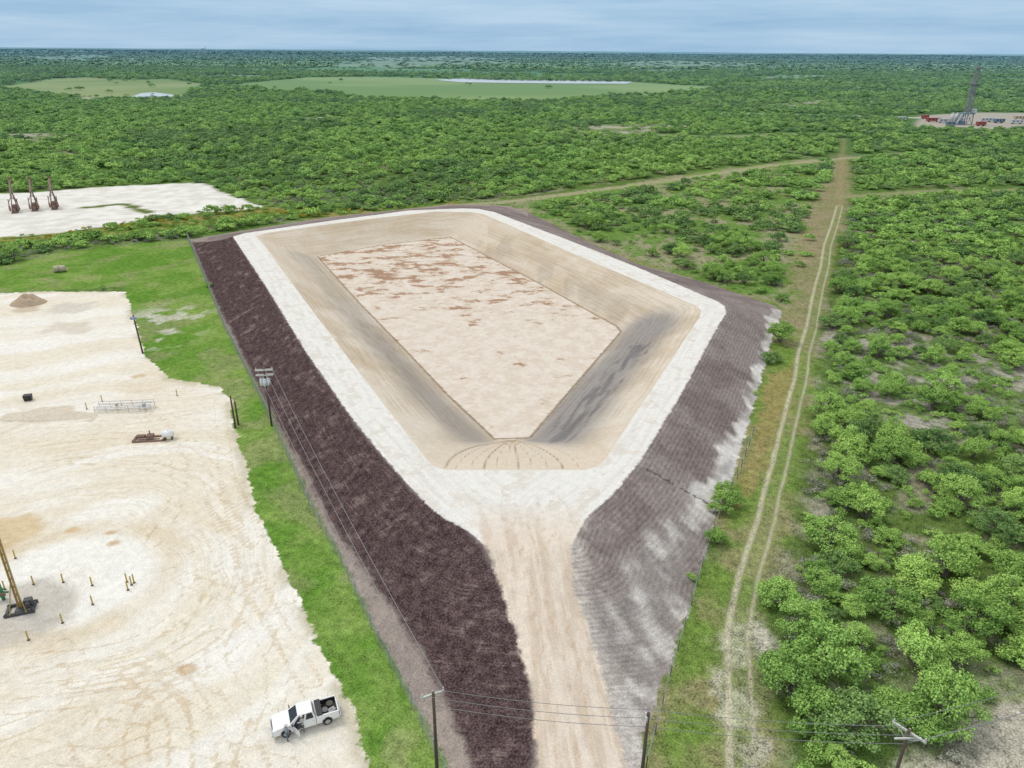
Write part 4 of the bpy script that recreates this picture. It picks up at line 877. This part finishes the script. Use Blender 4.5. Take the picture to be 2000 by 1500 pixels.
MB().box((0,0,.4),(1.0,.8,.8),taper=1.15).obj("bin_body",BKP,o,bev=.03); MB().box((0,0,.85),(1.2,1.0,.08)).box((0,-.52,.8),(.3,.06,.06)).obj("lid",BKP,o,bev=.02)
def mound(u,v,rx,ry,h,label,mat,name="dirt_pile"):
    x,y,z=gnd(u,v); n=40
    xx,yy=np.meshgrid(np.linspace(-1,1,n),np.linspace(-1,1,n)); r=np.hypot(xx,yy); hh=h*np.clip(1-r,0,1)**.8*(.6+.8*fbm(xx*3+u,yy*3,7,3))-.03
    V_=np.stack([xx.ravel()*rx,yy.ravel()*ry,hh.ravel()],1); id_=np.arange(n*n).reshape(n,n); F_=np.stack([id_[:-1,:-1].ravel(),id_[:-1,1:].ravel(),id_[1:,1:].ravel(),id_[1:,:-1].ravel()],1)
    me=mesh_np(name,V_,F_); me.materials.append(mat); me.polygons.foreach_set('use_smooth',np.ones(len(F_),bool)); o=bpy.data.objects.new(name,me); COL.objects.link(o); o.location=(x,y,z); o['label']=label;o['category']="dirt pile"
mound(56,592,3.6,3,2.2,"heaped brown dirt pile on caliche pad",M("dirt_brown",(.42,.32,.22),.95,var=.25,scale=2))
mound(100,812,7,1.8,.35,"low ridge of grey spoil beside pipework",M("spoil_grey",(.58,.51,.41),.95,var=.2,scale=2))
HAY=M("straw",(.48,.43,.30),.9,var=.25)
for (u,v) in((112,531),(123,530)):
    x,y,z=gnd(u,v); o=empty("hay_bale",(x,y,z),.6,"round weathered hay bale on green grass","hay bale",group="hay bales in grass")
    MB().cyl((-.7,0,.8),(.7,0,.8),.8,n=20).obj("bale",HAY,o,bev=.06,smooth=True)
    MB().cyl((-.35,0,.8),(-.32,0,.8),.815,n=20).cyl((.32,0,.8),(.35,0,.8),.815,n=20).obj("twine",WG,o)
# ---------------------------------------------------------------- drilling rig
WH=M("rig_white",(.55,.57,.58),.5); RR=M("rig_red",(.34,.08,.07),.5); BL=M("rig_blue",(.14,.21,.28),.5); SD=M("mast_steel",(.25,.26,.28),.5)
rx,ry=P(1884,243); rz_=hz(rx,ry); o=empty("drilling_rig",(rx,ry,rz_),.5,"tall lattice drilling rig mast on blue substructure","drilling rig")
b=MB()
for sx in(-1,1):
    for sy in(-1,1): b.cyl((sx*3.8,sy*3.2,0),(sx*3.6,sy*3.0,8),.3,n=5)
b.box((0,0,8),(9,7.5,.8)).box((0,0,4),(8,.3,.3)); 
for s in(-1,1): b.cyl((-3.8,s*3.2,0),(3.7,s*3.1,8),.18,n=4); b.cyl((3.8,s*3.2,0),(-3.7,s*3.1,8),.18,n=4)
b.box((-6,0,1.5),(4,5,3)); b.obj("substructure",BL,o)
b=MB(); H0,H1=8.4,40; lv=12
def cr(k,s): t=k/lv; w=2.3*(1-t)+1.1*t; return Vector((s[0]*w,s[1]*w*.8,H0+(H1-H0)*t))
cs=[(-1,-1),(1,-1),(1,1),(-1,1)]
for k in range(lv):
    for i in range(4):
        a,c=cs[i],cs[(i+1)%4]
        b.cyl(cr(k,a),cr(k+1,a),.22,n=4); b.cyl(cr(k,a),cr(k+1,c),.11,n=4); b.cyl(cr(k,c),cr(k+1,a),.11,n=4); b.cyl(cr(k+1,a),cr(k+1,c),.12,n=4)
b.obj("derrick",SD,o)
MB().box((0,0,40.3),(3.6,3.0,.8)).box((0,0,41.2),(2.0,1.3,1.05)).obj("crown_block",SD,o)
MB().box((0,0,29),(4.4,4.0,.25)).box((-2.1,0,29.8),(.15,4.0,1.4)).obj("monkey_board",SD,o)
MB().box((0,0,24),(1.6,1.4,3.5)).cyl((0,0,25),(0,0,40),.12,n=4).cyl((0,0,9),(0,0,22.4),.2,n=6).obj("travelling_block",BL,o)
MB().box((3.2,-3.0,10),(3.2,2.4,2.8)).box((3.2,-4.23,10.3),(1.5,.06,1.0)).obj("doghouse",WH,o)
MB().cyl((-11,0,0),(-4.4,0,8.2),.4,n=6).box((-8.5,0,4.2),(9,1.4,.3),rot=(0,-.93,0)).obj("catwalk",SD,o)
def trailer(u,v,L,mat,label,rz=.1,h=2.3,cat="trailer"):
    x,y,z=gnd(u,v); o=empty("site_trailer",(x,y,z),rz,label,cat,group="site trailers around the drilling rig")
    MB().box((0,0,.7+h/2),(L,2.6,h)).box((0,0,.75+h),(L+.3,2.8,.12)).obj("cabin",mat,o,bev=.05)
    b=MB()
    for k in range(int(L//3)): b.box((-L/2+1.8+3*k,-1.32,.7+h*.6),(1.0,.06,.9))
    b.obj("window",GL,o)
    b=MB()
    for s in(-.3,.3): b.box((s*L,0,.35),(.5,2.2,.7))
    b.obj("chassis",DK,o)
for a in((1822,238,11,RR,"long red mud tank trailer on rig pad",.05),(1806,232,6,RR,"red equipment skid on rig pad",.3),(1842,240,8,WH,"white site trailer on rig pad",-.1),(1925,238,10,WH,"white site trailer on rig pad",.1),(1950,240,9,BL,"blue generator house on rig pad",.2),(1985,242,10,WH,"white site trailer on rig pad",0),(1915,246,7,RR,"red pump trailer on rig pad",.1),(1990,234,10,M("tan_paint",(.5,.42,.32),.6),"tan crew trailer on rig pad",.1),(1856,246,7,BL,"blue pump house on rig pad",.1),(1760,236,7,WH,"white crew trailer beside rig road",.2)): trailer(*a)
for (u,v) in((1857,242),(1866,242),(1875,243)):
    x,y,z=gnd(u,v); o=empty("silo",(x,y,z),0,"grey upright storage silo beside drilling rig","silo",group="silos beside the drilling rig")
    MB().cyl((0,0,1.5),(0,0,7.5),1.3,n=16).cyl((0,0,7.5),(0,0,8.2),1.3,.4,16).cyl((0,0,.6),(0,0,1.5),.4,1.3,16).obj("vessel",WH,o,smooth=True)
    b=MB()
    for k in range(4): b.cyl((1.1*math.cos(k*1.57),1.1*math.sin(k*1.57),0),(1.1*math.cos(k*1.57),1.1*math.sin(k*1.57),2),.1,n=5)
    b.obj("leg",SD,o)
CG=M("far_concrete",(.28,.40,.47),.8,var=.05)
for (u,s) in((397,1.0),(372,.6)):
    x,y=P(u,103); o=empty("power_station",(x,y,hz(x,y)),0,"hazy grey power station blocks on the horizon","power station",group="distant works")
    k=math.hypot(x,y)/9000*s*.42
    MB().box((0,0,50*k),(60*k,60*k,120*k)).box((-70*k,0,30*k),(60*k,50*k,80*k)).obj("boiler_house",CG,o); MB().cyl((70*k,0,0),(70*k,0,150*k),9*k,6*k,10).obj("chimney",CG,o)
# ---------------------------------------------------------------- light and sky
EL=math.radians(60); AZ=math.radians(-60)
sun=bpy.data.lights.new("sun",'SUN'); sun.energy=1.5; sun.angle=math.radians(18); sun.color=(1,.95,.86)
so=bpy.data.objects.new("sun",sun); COL.objects.link(so)
sdv=Vector((math.sin(AZ)*math.cos(EL),math.cos(AZ)*math.cos(EL),math.sin(EL))); so.rotation_euler=sdv.to_track_quat('Z','Y').to_euler()
w=bpy.data.worlds.new("World"); SC.world=w; w.use_nodes=True; nt=w.node_tree; bg=nt.nodes['Background']
sk=N(nt,'ShaderNodeTexSky',sky_type='NISHITA'); sk.sun_disc=False; sk.sun_elevation=EL; sk.sun_rotation=AZ; sk.air_density=1.0; sk.dust_density=2.0
tc=N(nt,'ShaderNodeTexCoord'); mp=N(nt,'ShaderNodeMapping'); mp.inputs['Scale'].default_value=(1.7,1.7,22); nt.links.new(tc.outputs['Generated'],mp.inputs['Vector'])
n=N(nt,'ShaderNodeTexNoise'); n.inputs['Scale'].default_value=1.9; n.inputs['Detail'].default_value=7; n.inputs['Roughness'].default_value=.62; nt.links.new(mp.outputs[0],n.inputs['Vector'])
cf=mth(nt,'MULTIPLY',mth(nt,'SUBTRACT',n.outputs['Fac'],.35),3.2,clamp=True)
low=mixn(nt,(2.9,4.9,7.1),(4.6,6.4,8.2),cf)
high=mixn(nt,(7.4,8.1,8.8),(11.0,11.0,10.9),cf)
sep=N(nt,'ShaderNodeSeparateXYZ'); nt.links.new(tc.outputs['Generated'],sep.inputs[0])
el=mth(nt,'MULTIPLY',mth(nt,'SUBTRACT',sep.outputs['Z'],.05),2.6,clamp=True)
cl=mixn(nt,low,high,el)
nt.links.new(mixn(nt,sk.outputs[0],cl,.88),bg.inputs['Color']); bg.inputs['Strength'].default_value=.108
SC.view_settings.view_transform='Standard'; SC.view_settings.look='None'; SC.view_settings.exposure=0
